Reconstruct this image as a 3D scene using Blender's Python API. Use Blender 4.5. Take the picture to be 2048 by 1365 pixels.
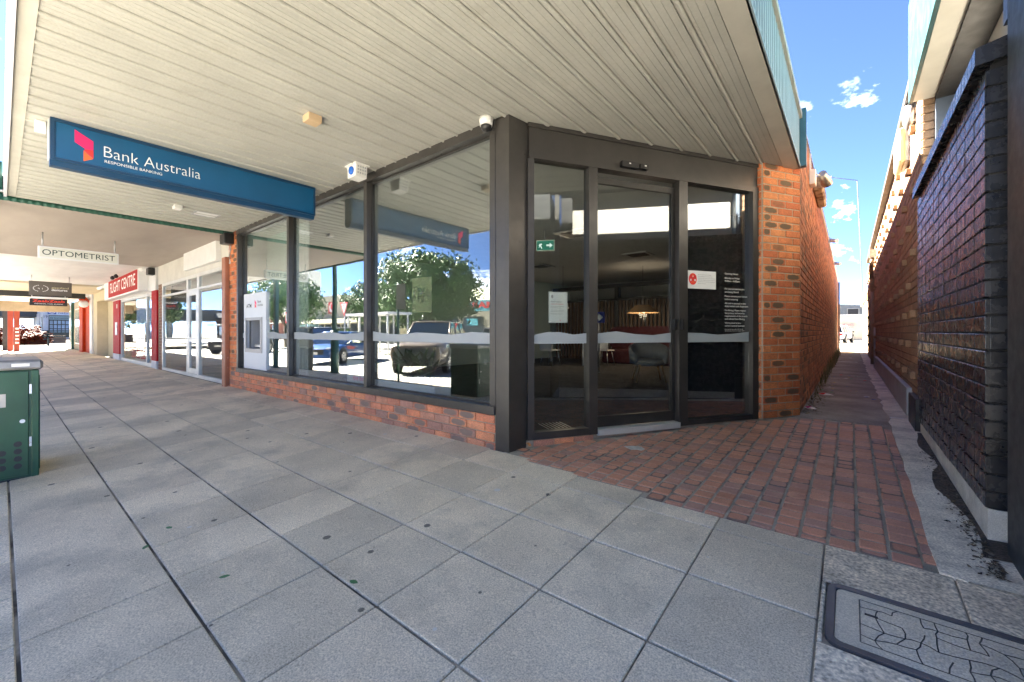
import bpy, bmesh, math, random
import numpy as np
from mathutils import Vector, Matrix
R = math.radians
for o in list(bpy.data.objects): bpy.data.objects.remove(o)
SC = bpy.context.scene
COL = SC.collection
random.seed(7)

# ---------------------------------------------------------------- camera
TH = R(39.094)
cam_d = bpy.data.cameras.new("camera"); cam = bpy.data.objects.new("camera", cam_d); COL.objects.link(cam)
cam_d.sensor_width = 36; cam_d.lens = 36 * 832 / 2048; cam_d.shift_y = -18.5 / 2048
cam_d.clip_start = .02; cam_d.clip_end = 3000
cam.location = (0, 0, 1.08); cam.rotation_euler = (R(90), 0, TH)
SC.camera = cam
# ---------------------------------------------------------------- light
SUN = Vector((-1, .14, .786)).normalized()
EL = math.asin(SUN.z); ROT = math.atan2(SUN.x, SUN.y)
W = bpy.data.worlds.new("World"); SC.world = W; W.use_nodes = True
nt = W.node_tree; nt.nodes.clear()
def N(t, typ, **kw):
    n = t.nodes.new(typ)
    for k, v in kw.items(): setattr(n, k, v)
    return n
sky = N(nt, 'ShaderNodeTexSky', sky_type='NISHITA', sun_disc=False, sun_elevation=EL, sun_rotation=ROT,
        air_density=.45, dust_density=.6, ozone_density=3.6, altitude=4000)
bg = N(nt, 'ShaderNodeBackground'); wo = N(nt, 'ShaderNodeOutputWorld')
bg.inputs['Strength'].default_value = .05
tc = N(nt, 'ShaderNodeTexCoord')
sep = N(nt, 'ShaderNodeSeparateXYZ'); nt.links.new(tc.outputs['Generated'], sep.inputs[0])
mp = N(nt, 'ShaderNodeMapping'); mp.inputs['Scale'].default_value = (1, 1, 1.7); mp.inputs['Location'].default_value = (9.3, 3.3, 1.7)
nt.links.new(tc.outputs['Generated'], mp.inputs[0])
cn = N(nt, 'ShaderNodeTexNoise'); cn.inputs['Scale'].default_value = 7.5; cn.inputs['Detail'].default_value = 9; cn.inputs['Roughness'].default_value = .62
nt.links.new(mp.outputs[0], cn.inputs['Vector'])
cr = N(nt, 'ShaderNodeValToRGB'); cr.color_ramp.elements[0].position = .60; cr.color_ramp.elements[1].position = .72
nt.links.new(cn.outputs['Fac'], cr.inputs[0])
zr = N(nt, 'ShaderNodeMapRange'); zr.inputs['From Min'].default_value = .5; zr.inputs['From Max'].default_value = .16
nt.links.new(sep.outputs['Z'], zr.inputs['Value'])
mm = N(nt, 'ShaderNodeMath', operation='MULTIPLY'); nt.links.new(cr.outputs[0], mm.inputs[0]); nt.links.new(zr.outputs[0], mm.inputs[1])
cmix = N(nt, 'ShaderNodeMix', data_type='RGBA'); cmix.inputs[7].default_value = (14, 14.2, 14.6, 1)
nt.links.new(mm.outputs[0], cmix.inputs[0]); nt.links.new(sky.outputs[0], cmix.inputs[6])
nt.links.new(cmix.outputs[2], bg.inputs['Color']); nt.links.new(bg.outputs[0], wo.inputs[0])
sun_d = bpy.data.lights.new("sun", 'SUN'); sun_d.energy = 5.0; sun_d.angle = R(.53); sun_d.color = (1, .91, .78)
sun = bpy.data.objects.new("sun", sun_d); COL.objects.link(sun); sun.location = (-20, 6, 30)
sun.rotation_euler = (-SUN).to_track_quat('-Z', 'Y').to_euler()
SC.view_settings.view_transform = 'Standard'; SC.view_settings.look = 'None'
SC.view_settings.exposure = 4.15; SC.view_settings.gamma = 1
SC.render.engine = 'CYCLES'
SC.cycles.max_bounces = 10; SC.cycles.diffuse_bounces = 6; SC.cycles.glossy_bounces = 6; SC.cycles.transparent_max_bounces = 16
SC.cycles.caustics_reflective = False; SC.cycles.caustics_refractive = False

# ---------------------------------------------------------------- materials
MATS = {}
def mat(name, col=(.5, .5, .5), rough=.6, metal=0., var=.12, vs=3., speck=0., ss=220., bump=0., bs=60., col2=None, c2s=2., c2t=(.55, .7),
        rnd=None, spec=.5, emit=None, spots=None, rim=None, patch=None, stretch=None, coat=0, grooves=None):
    """procedural material textured by world position; rnd = list of colours picked per piece"""
    if name in MATS: return MATS[name]
    m = bpy.data.materials.new(name); m.use_nodes = True; t = m.node_tree; t.nodes.clear(); L = t.links.new
    out = N(t, 'ShaderNodeOutputMaterial'); b = N(t, 'ShaderNodeBsdfPrincipled'); L(b.outputs[0], out.inputs[0])
    b.inputs['Roughness'].default_value = rough; b.inputs['Metallic'].default_value = metal
    b.inputs['Specular IOR Level'].default_value = spec
    if coat: b.inputs['Coat Weight'].default_value = coat; b.inputs['Coat Roughness'].default_value = .08
    g = N(t, 'ShaderNodeNewGeometry'); P = g.outputs['Position']
    if stretch:
        mpn = N(t, 'ShaderNodeMapping'); mpn.inputs['Scale'].default_value = stretch; L(P, mpn.inputs[0]); P = mpn.outputs[0]
    def noise(scale, detail=4, rg=.6):
        n = N(t, 'ShaderNodeTexNoise'); n.inputs['Scale'].default_value = scale; n.inputs['Detail'].default_value = detail
        n.inputs['Roughness'].default_value = rg; L(P, n.inputs['Vector']); return n.outputs['Fac']
    def rng(v, a, c, lo=0., hi=1.):
        r = N(t, 'ShaderNodeMapRange'); r.inputs['From Min'].default_value = a; r.inputs['From Max'].default_value = c
        r.inputs['To Min'].default_value = lo; r.inputs['To Max'].default_value = hi; L(v, r.inputs['Value']); return r.outputs[0]
    def mix(f, a, c, blend='MIX'):
        x = N(t, 'ShaderNodeMix', data_type='RGBA', blend_type=blend)
        for i, v in ((0, f), (6, a), (7, c)):
            if isinstance(v, (int, float)): x.inputs[i].default_value = v
            elif isinstance(v, tuple): x.inputs[i].default_value = (*v[:3], 1)
            else: L(v, x.inputs[i])
        return x.outputs[2]
    def math_(op, a, c=None):
        x = N(t, 'ShaderNodeMath', operation=op)
        for i, v in ((0, a), (1, c)):
            if v is None: continue
            if isinstance(v, (int, float)): x.inputs[i].default_value = v
            else: L(v, x.inputs[i])
        return x.outputs[0]
    base = None
    if rnd or rim or patch:
        oi = N(t, 'ShaderNodeObjectInfo')
        rv = math_('FRACT', math_('ADD', math_('MULTIPLY', oi.outputs['Random'], 7.13), g.outputs['Random Per Island']))
    if rnd:
        rp = N(t, 'ShaderNodeValToRGB'); rp.color_ramp.interpolation = 'CONSTANT' if len(rnd) > 6 else 'LINEAR'
        el = rp.color_ramp.elements
        while len(el) < len(rnd): el.new(.5)
        for i, c in enumerate(rnd): el[i].position = i / len(rnd); el[i].color = (*c, 1)
        L(rv, rp.inputs[0]); base = rp.outputs[0]
    else:
        rgb = N(t, 'ShaderNodeRGB'); rgb.outputs[0].default_value = (*col, 1); base = rgb.outputs[0]
    if col2: base = mix(rng(noise(c2s, 6, .65), *c2t), base, col2)
    if var:
        base = mix(1., base, rngc(t, L, noise(vs, 5), 1 - var * 1.6, 1 + var * 1.6), 'MULTIPLY')
    if speck:
        base = mix(1., base, rngc(t, L, noise(ss, 2, .5), 1 - speck * 2, 1 + speck * 2), 'MULTIPLY')
    if patch:      # dark fired centre on some bricks
        uv = N(t, 'ShaderNodeUVMap', uv_map='loc'); sx = N(t, 'ShaderNodeSeparateXYZ'); L(uv.outputs[0], sx.inputs[0])
        dd = math_('ADD', math_('POWER', math_('ABSOLUTE', sx.outputs[0]), 2.6), math_('POWER', math_('ABSOLUTE', sx.outputs[1]), 2.6))
        dd = math_('ADD', dd, math_('MULTIPLY', noise(26, 4), .9))
        f = math_('MULTIPLY', rng(dd, 1.25, .85), rng(math_('FRACT', math_('MULTIPLY', rv, 5.7)), patch[1], patch[1] + .08))
        base = mix(f, base, patch[0])
    if rim:        # dark fired rim round a paver
        uv = N(t, 'ShaderNodeUVMap', uv_map='loc'); sx = N(t, 'ShaderNodeSeparateXYZ'); L(uv.outputs[0], sx.inputs[0])
        dd = math_('POWER', math_('ADD', math_('POWER', math_('ABSOLUTE', sx.outputs[0]), 4), math_('POWER', math_('ABSOLUTE', sx.outputs[1]), 4)), .25)
        dd = math_('ADD', dd, math_('MULTIPLY', noise(30, 3), .25))
        th = rng(math_('FRACT', math_('MULTIPLY', rv, 3.9)), 0, 1, .82, 1.75)
        f = rng(math_('SUBTRACT', dd, th), 0, .14)
        base = mix(math_('MULTIPLY', f, .85), base, rim)
    if spots:      # trodden-in gum and drip marks
        vo = N(t, 'ShaderNodeTexVoronoi', voronoi_dimensions='2D'); vo.inputs['Scale'].default_value = spots[0]; L(P, vo.inputs['Vector'])
        sc = N(t, 'ShaderNodeSeparateColor'); L(vo.outputs['Color'], sc.inputs[0])
        rad = rng(sc.outputs[0], .4, 1, .0, spots[1])
        f = rng(math_('SUBTRACT', rad, vo.outputs['Distance']), 0., .012)
        base = mix(math_('MULTIPLY', f, .8), base, mix(rng(sc.outputs[1], .72, .74), (.045, .045, .045), (.62, .62, .6)))
    if grooves:    # imprinted crazy-paving lines
        vo = N(t, 'ShaderNodeTexVoronoi', feature='DISTANCE_TO_EDGE'); vo.inputs['Scale'].default_value = grooves; L(P, vo.inputs['Vector'])
        gf = rng(vo.outputs['Distance'], .05, .02)
        base = mix(math_('MULTIPLY', gf, .7), base, (.1, .1, .09))
    L(base, b.inputs['Base Color'])
    if var: L(rng(noise(vs * 2.3, 3), .2, .8, max(.03, rough - .12), min(1, rough + .12)), b.inputs['Roughness'])
    if bump:
        bn = N(t, 'ShaderNodeBump'); bn.inputs['Strength'].default_value = bump; bn.inputs['Distance'].default_value = .004
        L(noise(bs, 5, .7), bn.inputs['Height']); L(bn.outputs[0], b.inputs['Normal'])
    if emit: b.inputs['Emission Color'].default_value = (*emit[:3], 1); b.inputs['Emission Strength'].default_value = emit[3]
    MATS[name] = m; return m
def rngc(t, L, v, lo, hi):
    r = N(t, 'ShaderNodeMapRange'); r.inputs['From Min'].default_value = .25; r.inputs['From Max'].default_value = .75
    r.inputs['To Min'].default_value = lo; r.inputs['To Max'].default_value = hi; L(v, r.inputs['Value']); return r.outputs[0]
def glass(name, tint=(.90, .93, .915), f0=.035, pw=1.7, top=.9, rough=0.):
    if name in MATS: return MATS[name]
    m = bpy.data.materials.new(name); m.use_nodes = True; t = m.node_tree; t.nodes.clear(); L = t.links.new
    out = N(t, 'ShaderNodeOutputMaterial'); mx = N(t, 'ShaderNodeMixShader'); L(mx.outputs[0], out.inputs[0])
    tr = N(t, 'ShaderNodeBsdfTransparent'); tr.inputs[0].default_value = (*tint, 1)
    gl = N(t, 'ShaderNodeBsdfGlossy'); gl.inputs['Roughness'].default_value = rough; gl.inputs['Color'].default_value = (.95, .98, 1, 1)
    lw = N(t, 'ShaderNodeLayerWeight'); lw.inputs[0].default_value = .5
    p = N(t, 'ShaderNodeMath', operation='POWER'); p.inputs[1].default_value = pw; L(lw.outputs['Facing'], p.inputs[0])
    r = N(t, 'ShaderNodeMapRange'); r.inputs['To Min'].default_value = f0; r.inputs['To Max'].default_value = top; L(p.outputs[0], r.inputs['Value'])
    # old float glass is never quite flat
    g = N(t, 'ShaderNodeNewGeometry'); n = N(t, 'ShaderNodeTexNoise'); n.inputs['Scale'].default_value = 1.3; n.inputs['Detail'].default_value = 1
    L(g.outputs['Position'], n.inputs['Vector']); bn = N(t, 'ShaderNodeBump'); bn.inputs['Strength'].default_value = .02; bn.inputs['Distance'].default_value = .05
    L(n.outputs['Fac'], bn.inputs['Height']); L(bn.outputs[0], gl.inputs['Normal'])
    L(r.outputs[0], mx.inputs[0]); L(tr.outputs[0], mx.inputs[1]); L(gl.outputs[0], mx.inputs[2])
    MATS[name] = m; return m

SLAB = mat('slab_concrete', rnd=[(.70, .605, .46), (.60, .525, .40), (.76, .66, .50), (.66, .575, .435), (.54, .475, .365), (.71, .615, .465)], rough=.85, var=.15, vs=1.3, speck=.20, ss=160, bump=.35, bs=170, col2=(.52, .46, .355), c2s=1.4, c2t=(.5, .64), spots=(2.6, .07))
SLABD = mat('slab_concrete_worn', (.27, .27, .255), .85, var=.16, vs=1.4, speck=.24, ss=120, bump=.5, bs=140, col2=(.19, .19, .18), c2s=2, c2t=(.45, .7), spots=(2.2, .03))
AGG = mat('exposed_aggregate', (.66, .585, .46), .9, var=.2, vs=10, speck=.28, ss=70, bump=.8, bs=90)
GROUT = mat('grout', (.34, .30, .24), .95, var=.4, vs=2.2, col2=(.07, .06, .05), c2s=1.6, c2t=(.48, .6), bump=.3)
PMORT = mat('paver_mortar', (.34, .31, .255), .95, var=.3, vs=5, speck=.15, bump=.4, col2=(.2, .18, .15), c2s=2.5)
PAVER = mat('paver_clay', rough=.62, rnd=[(.56, .275, .18), (.50, .235, .15), (.59, .30, .20), (.46, .225, .15), (.53, .265, .18), (.40, .23, .18)], var=.14, vs=2.4, speck=.1, ss=140, bump=.25, bs=110, rim=(.10, .085, .08), spots=(2.6, .016))
ASPH = mat('asphalt', (.30, .28, .25), .9, var=.25, vs=2., speck=.3, ss=160, bump=.5, bs=150, col2=(.40, .375, .33), c2s=1.2, c2t=(.5, .75))
ROADM = mat('road_asphalt', (.36, .35, .325), .9, var=.18, vs=.8, speck=.25, ss=150, bump=.4, bs=130)
GUT = mat('gutter_concrete', (.80, .75, .63), .9, var=.22, vs=3, speck=.2, ss=110, bump=.6, bs=80, col2=(.58, .545, .46), c2s=4, c2t=(.45, .6))
DIRT = mat('dirt', (.075, .062, .05), 1, var=.4, vs=30, speck=.4, ss=90, bump=1, bs=60)
LINE = mat('line_paint', (.7, .7, .68), .8, var=.2, vs=9, speck=.15)
MORT = mat('mortar', (.40, .335, .25), .95, var=.2, vs=5, speck=.1, bump=.4, bs=90)
MORTD = mat('mortar_raked', (.085, .075, .065), .95, var=.2, vs=5, bump=.4)
BRK = mat('brick_orange', rough=.82, rnd=[(.62, .205, .075), (.55, .155, .06), (.66, .26, .10), (.58, .18, .07), (.50, .135, .055), (.63, .225, .085)], var=.13, vs=9, speck=.2, ss=120, bump=.5, bs=70, patch=((.15, .095, .055), .70))
BRKR = mat('brick_red', rough=.85, rnd=[(.44, .17, .085), (.39, .145, .075), (.47, .20, .105), (.35, .13, .07), (.30, .135, .08), (.50, .21, .11)], var=.15, vs=7, speck=.16, ss=110, bump=.5, bs=70, patch=((.13, .085, .055), .7), col2=(.42, .33, .27), c2s=3.3, c2t=(.68, .8))
BRKB = mat('brick_base', rough=.85, rnd=[(.66, .25, .125), (.60, .21, .11), (.70, .30, .15), (.52, .20, .12), (.38, .22, .165), (.66, .27, .135)], var=.15, vs=8, speck=.18, ss=120, bump=.5, bs=70, patch=((.23, .165, .13), .76), col2=(.52, .47, .42), c2s=6, c2t=(.68, .8))
BRKT = mat('brick_tan', rough=.8, rnd=[(.36, .235, .14), (.33, .21, .125), (.39, .255, .155), (.31, .20, .115), (.35, .225, .135), (.29, .185, .11)], var=.1, vs=6, speck=.1, ss=110, bump=.4, bs=80)
BRKK = mat('brick_black_paint', rough=.27, rnd=[(.019, .021, .025), (.027, .029, .034), (.015, .0165, .020), (.023, .025, .029)], var=.15, vs=7, bump=.035, bs=30, spec=.7, col2=(.05, .052, .056), c2s=5.0, c2t=(.62, .75))
SOFF = mat('soffit_cream', (.43, .43, .385), .5, var=.06, vs=1.6, speck=.03, ss=60, col2=(.35, .34, .285), c2s=2.6, c2t=(.58, .85))
CREAM = mat('cream_trim', (.48, .47, .41), .5, var=.07, vs=3)
FRAME = mat('bronze_aluminium', (.036, .033, .030), .38, var=.18, vs=5, spec=.6, speck=.04)
FRAMED = mat('bronze_dark', (.024, .023, .021), .45, var=.15, vs=5)
GLS = glass('window_glass'); GLD = glass('door_glass', (.92, .94, .925), .035, 1.7)
GLSH = glass('shop_glass', (.9, .92, .91), .03, 1.6, .36)
WHITE = mat('white_paint', (.75, .75, .73), .45, var=.04); WHITEP = mat('white_plastic', (.78, .78, .74), .35, var=.03)
BLACK = mat('black_plastic', (.012, .012, .013), .4, var=.1); DARK = mat('dark_interior', (.02, .02, .021), .8, var=.1)
STEEL = mat('steel', (.55, .56, .56), .32, 1, var=.12, vs=14); GALV = mat('galvanised', (.5, .51, .52), .45, .8, var=.2, vs=9)
ALU = mat('aluminium', (.66, .66, .63), .4, .35, var=.06)
BLUE = mat('sign_blue', (.004, .085, .20), .38, var=.05, vs=3); BLUED = mat('sign_blue_edge', (.006, .045, .105), .4, var=.08)
TEXTW = mat('letter_white', (.85, .85, .82), .5, var=0); TEXTK = mat('letter_dark', (.02, .025, .025), .5, var=0)
PINK = mat('logo_pink', (.75, .015, .13), .4, var=0); REDL = mat('logo_red', (.75, .03, .03), .4, var=0); ORL = mat('logo_orange', (.85, .14, .03), .4, var=0)
GREEN = mat('bin_green', (.010, .062, .026), .38, var=.16, vs=4, col2=(.018, .10, .045), c2s=3, c2t=(.6, .8))
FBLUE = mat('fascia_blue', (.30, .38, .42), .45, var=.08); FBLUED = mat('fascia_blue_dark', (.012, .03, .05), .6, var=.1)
TEAL = mat('fascia_teal', (.02, .075, .078), .4, var=.08); PLATE = mat('end_plate_blue', (.06, .15, .20), .5, var=.15)
GRNC = mat('corrugated_green', (.018, .09, .06), .5, var=.2, vs=6); POSTG = mat('post_green', (.012, .065, .055), .4, var=.15)
SOF1 = mat('soffit_grey_brown', (.36, .31, .265), .7, var=.09, vs=1.2, bump=.2, bs=20, stretch=(.3, 1, 1)); SOF2 = mat('soffit_white', (.66, .64, .62), .7, var=.06, stretch=(.3, 1, 1)); SOF3 = mat('soffit_sand', (.62, .53, .38), .7, var=.06, stretch=(.3, 1, 1))
RENDW = mat('render_white', (.46, .44, .40), .85, var=.06, speck=.06, bump=.3, bs=160); RENDC = mat('render_cream', (.60, .52, .36), .85, var=.06, bump=.2, bs=150)
REDP = mat('red_panel', (.36, .007, .012), .6, spec=.12, var=.08); ORP = mat('orange_panel', (.48, .05, .01), .6, spec=.12, var=.06); REDPOST = mat('red_post', (.22, .03, .01), .5, var=.1)
TERRA = mat('terracotta_pipe', (.33, .13, .07), .5, var=.12, col2=(.6, .5, .45), c2s=16, c2t=(.66, .7))
LEAFM = mat('tree_leaf', rough=.55, rnd=[(.055, .115, .025), (.075, .15, .035), (.10, .18, .045), (.06, .125, .03)], var=.2, vs=1.2)
LEAFD = mat('plant_leaf', rough=.35, rnd=[(.02, .06, .015), (.03, .085, .02), (.025, .07, .018)], var=.15, vs=8)
REDLEAF = mat('red_leaf', rough=.6, rnd=[(.16, .016, .007), (.20, .03, .01), (.12, .013, .007), (.14, .04, .012)], var=.2, vs=2, spec=.1)
WEED = mat('weed_leaf', rough=.7, rnd=[(.09, .12, .04), (.16, .16, .07), (.24, .21, .12)], var=.2, vs=5)
BARK = mat('bark', (.09, .07, .05), .9, var=.3, vs=9, bump=.8, bs=25)
TYRE = mat('tyre', (.015, .015, .015), .8, var=.1); RIM = mat('wheel_rim', (.5, .5, .5), .3, .8, var=.05)
CARGL = glass('car_glass', (.10, .12, .12), .09, 1.5)
LAMPG = mat('headlight_lens', (.7, .72, .75), .12, .3, var=0); TAIL = mat('tail_light', (.45, .01, .012), .15, var=0, coat=1)
# ---------------------------------------------------------------- builders
ORG = {}
def org(o): return ORG.get(o.name, Vector((0, 0, 0))) if o is not None else Vector((0, 0, 0))
def thing(name, label, cat, loc=(0, 0, 0), group=None, kind=None):
    o = bpy.data.objects.new(name, None); COL.objects.link(o); o.location = loc; o.empty_display_size = .1
    ORG[o.name] = Vector(loc); tag(o, label, cat, group, kind); return o
def tag(o, label=None, cat=None, group=None, kind=None):
    if label: o['label'] = label
    if cat: o['category'] = cat
    if group: o['group'] = group
    if kind: o['kind'] = kind
    return o
def link(o, parent):
    COL.objects.link(o)
    if parent is not None: o.parent = parent; ORG[o.name] = org(parent)
    return o
class MB:
    def __init__(s): s.v = []; s.f = []; s.sm = []
    def add(s, vs, fs, smooth=False):
        b = len(s.v); s.v += [tuple(v) for v in vs]; s.f += [tuple(i + b for i in f) for f in fs]; s.sm += [smooth] * len(fs); return s
    def box(s, x0, x1, y0, y1, z0, z1):
        return s.add([(x0, y0, z0), (x1, y0, z0), (x1, y1, z0), (x0, y1, z0), (x0, y0, z1), (x1, y0, z1), (x1, y1, z1), (x0, y1, z1)],
                     [(0, 3, 2, 1), (4, 5, 6, 7), (0, 1, 5, 4), (1, 2, 6, 5), (2, 3, 7, 6), (3, 0, 4, 7)])
    def cbox(s, x0, x1, y0, y1, z0, z1, b=.006):
        """chamfered box"""
        bm = bmesh.new(); bmesh.ops.create_cube(bm, size=1)
        for v in bm.verts: v.co = ((x0 + x1) / 2 + v.co.x * (x1 - x0), (y0 + y1) / 2 + v.co.y * (y1 - y0), (z0 + z1) / 2 + v.co.z * (z1 - z0))
        bmesh.ops.bevel(bm, geom=bm.edges[:] , offset=b, segments=1, affect='EDGES')
        bm.verts.index_update(); s.add([v.co[:] for v in bm.verts], [[v.index for v in f.verts] for f in bm.faces]); bm.free(); return s
    def obox(s, o, ax, ay, az):
        """box from corner o with edge vectors"""
        o, ax, ay, az = map(Vector, (o, ax, ay, az))
        vs = [o, o + ax, o + ax + ay, o + ay]; vs += [v + az for v in vs]
        fs = [(0, 3, 2, 1), (4, 5, 6, 7), (0, 1, 5, 4), (1, 2, 6, 5), (2, 3, 7, 6), (3, 0, 4, 7)]
        if ax.cross(ay).dot(az) < 0: fs = [f[::-1] for f in fs]
        return s.add(vs, fs)
    def prism(s, pts, z0, z1):
        """vertical prism over plan polygon"""
        a = sum(pts[i][0] * pts[(i + 1) % len(pts)][1] - pts[(i + 1) % len(pts)][0] * pts[i][1] for i in range(len(pts)))
        if a < 0: pts = pts[::-1]
        n = len(pts); zf = z0 if callable(z0) else (lambda x, y: z0); zg = z1 if callable(z1) else (lambda x, y: z1)
        vs = [(x, y, zf(x, y)) for x, y in pts] + [(x, y, zg(x, y)) for x, y in pts]
        return s.add(vs, [tuple(range(n - 1, -1, -1)), tuple(range(n, 2 * n))] + [(i, (i + 1) % n, n + (i + 1) % n, n + i) for i in range(n)])
    def extr(s, pts, o, u, v, w):
        """polygon pts (a,b) in plane o+a*u+b*v extruded by w"""
        o, u, v, w = map(Vector, (o, u, v, w)); n = len(pts)
        ar = sum(pts[i][0] * pts[(i + 1) % n][1] - pts[(i + 1) % n][0] * pts[i][1] for i in range(n))
        if (u.cross(v)).dot(w) * ar < 0: pts = pts[::-1]
        a = [o + u * p[0] + v * p[1] for p in pts]; vs = a + [p + w for p in a]
        return s.add(vs, [tuple(range(n - 1, -1, -1)), tuple(range(n, 2 * n))] + [(i, (i + 1) % n, n + (i + 1) % n, n + i) for i in range(n)])
    def tube(s, p0, p1, r0, r1=None, n=10, cap=True):
        r1 = r0 if r1 is None else r1; p0, p1 = Vector(p0), Vector(p1); d = (p1 - p0).normalized()
        a = d.orthogonal().normalized(); b = d.cross(a)
        vs = [p0 + (a * math.cos(2 * math.pi * i / n) + b * math.sin(2 * math.pi * i / n)) * r0 for i in range(n)]
        vs += [p1 + (a * math.cos(2 * math.pi * i / n) + b * math.sin(2 * math.pi * i / n)) * r1 for i in range(n)]
        s.add(vs, [(i, (i + 1) % n, n + (i + 1) % n, n + i) for i in range(n)], True)
        if cap:
            c = len(s.v) - 2 * n
            s.f += [tuple(c + i for i in range(n - 1, -1, -1)), tuple(c + n + i for i in range(n))]; s.sm += [False, False]
        return s
    def path(s, pts, r, n=8):
        for a, b in zip(pts[:-1], pts[1:]): s.tube(a, b, r, n=n)
        return s
    def ball(s, c, r, n=12, m=8, sc=(1, 1, 1), zmin=-1.):
        vs = []; fs = []
        for j in range(m + 1):
            ph = -math.pi / 2 + math.pi * j / m
            for i in range(n):
                th = 2 * math.pi * i / n; z = max(zmin, math.sin(ph))
                vs.append((c[0] + r * sc[0] * math.cos(ph) * math.cos(th), c[1] + r * sc[1] * math.cos(ph) * math.sin(th), c[2] + r * sc[2] * z))
        for j in range(m):
            for i in range(n): fs.append((j * n + i, j * n + (i + 1) % n, (j + 1) * n + (i + 1) % n, (j + 1) * n + i))
        return s.add(vs, fs, True)
    def loft(s, rings, close=True, cap=True, smooth=True):
        n = len(rings[0]); vs = [p for r in rings for p in r]; fs = []
        for j in range(len(rings) - 1):
            for i in range(n if close else n - 1): fs.append((j * n + i, j * n + (i + 1) % n, (j + 1) * n + (i + 1) % n, (j + 1) * n + i))
        s.add(vs, fs, smooth)
        if cap and close:
            b = len(s.v) - len(vs); s.f += [tuple(b + i for i in range(n - 1, -1, -1)), tuple(b + (len(rings) - 1) * n + i for i in range(n))]; s.sm += [False, False]
        return s
    def mesh(s, name, off=Vector((0, 0, 0)), fix=True):
        me = bpy.data.meshes.new(name)
        me.from_pydata([(v[0] - off[0], v[1] - off[1], v[2] - off[2]) for v in s.v], [], s.f)
        me.polygons.foreach_set('use_smooth', s.sm); me.update()
        return me
    def build(s, name, m, parent=None, label=None, cat=None, group=None, kind=None, fix=False):
        me = s.mesh(name, org(parent)); me.materials.append(m)
        if fix:
            bm = bmesh.new(); bm.from_mesh(me); bmesh.ops.recalc_face_normals(bm, faces=bm.faces[:]); bm.to_mesh(me); bm.free()
        o = bpy.data.objects.new(name, me); link(o, parent); tag(o, label, cat, group, kind); return o
def one(name, m, parent, *a, b=0, **k):
    mb = MB(); (mb.cbox(*a, b=b) if b else mb.box(*a)); return mb.build(name, m, parent, **k)
def single(name, m, label, cat, *a, b=0, group=None): return one(name, m, None, *a, b=b, label=label, cat=cat, group=group)
def rounded(w, h, r, n=4):
    pts = []
    for cx, cy, a0 in ((w - r, h - r, 0), (r, h - r, 90), (r, r, 180), (w - r, r, 270)):
        for i in range(n + 1): a = R(a0 + 90 * i / n); pts.append((cx + r * math.cos(a), cy + r * math.sin(a)))
    return pts

# ---- text: flat lettering fitted to a w x h box at o (lower-left of the line), running along r, up u
_tc = {}
def text(body, o, r, u, w, h, m, parent, name='lettering', depth=.0015, bold=0., mirror=False, fit='w'):
    key = (body, round(bold, 4))
    if key not in _tc:
        c = bpy.data.curves.new('t', 'FONT'); c.body = body; c.size = 1; c.offset = bold; c.resolution_u = 3; c.fill_mode = 'FRONT'
        ob = bpy.data.objects.new('t', c); COL.objects.link(ob); bpy.context.view_layer.update()
        me = bpy.data.meshes.new_from_object(ob.evaluated_get(bpy.context.evaluated_depsgraph_get()))
        vs = np.array([v.co[:2] for v in me.vertices]); fs = [tuple(p.vertices) for p in me.polygons]
        bpy.data.objects.remove(ob); bpy.data.curves.remove(c); bpy.data.meshes.remove(me); _tc[key] = (vs, fs)
    vs, fs = _tc[key]; x0, x1 = vs[:, 0].min(), vs[:, 0].max(); y1 = vs[:, 1].max(); y0 = 0.
    sx = w / (x1 - x0); sy = h / (y1 - y0)
    o, r, u = map(Vector, (o, r, u)); nrm = r.cross(u).normalized() * depth
    if mirror: pts = [o + r * (w - (x - x0) * sx) + u * (y * sy) + nrm for x, y in vs]; fs = [f[::-1] for f in fs]
    else: pts = [o + r * ((x - x0) * sx) + u * (y * sy) + nrm for x, y in vs]
    mb = MB(); mb.add(pts, fs); return mb.build(name, m, parent)

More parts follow.
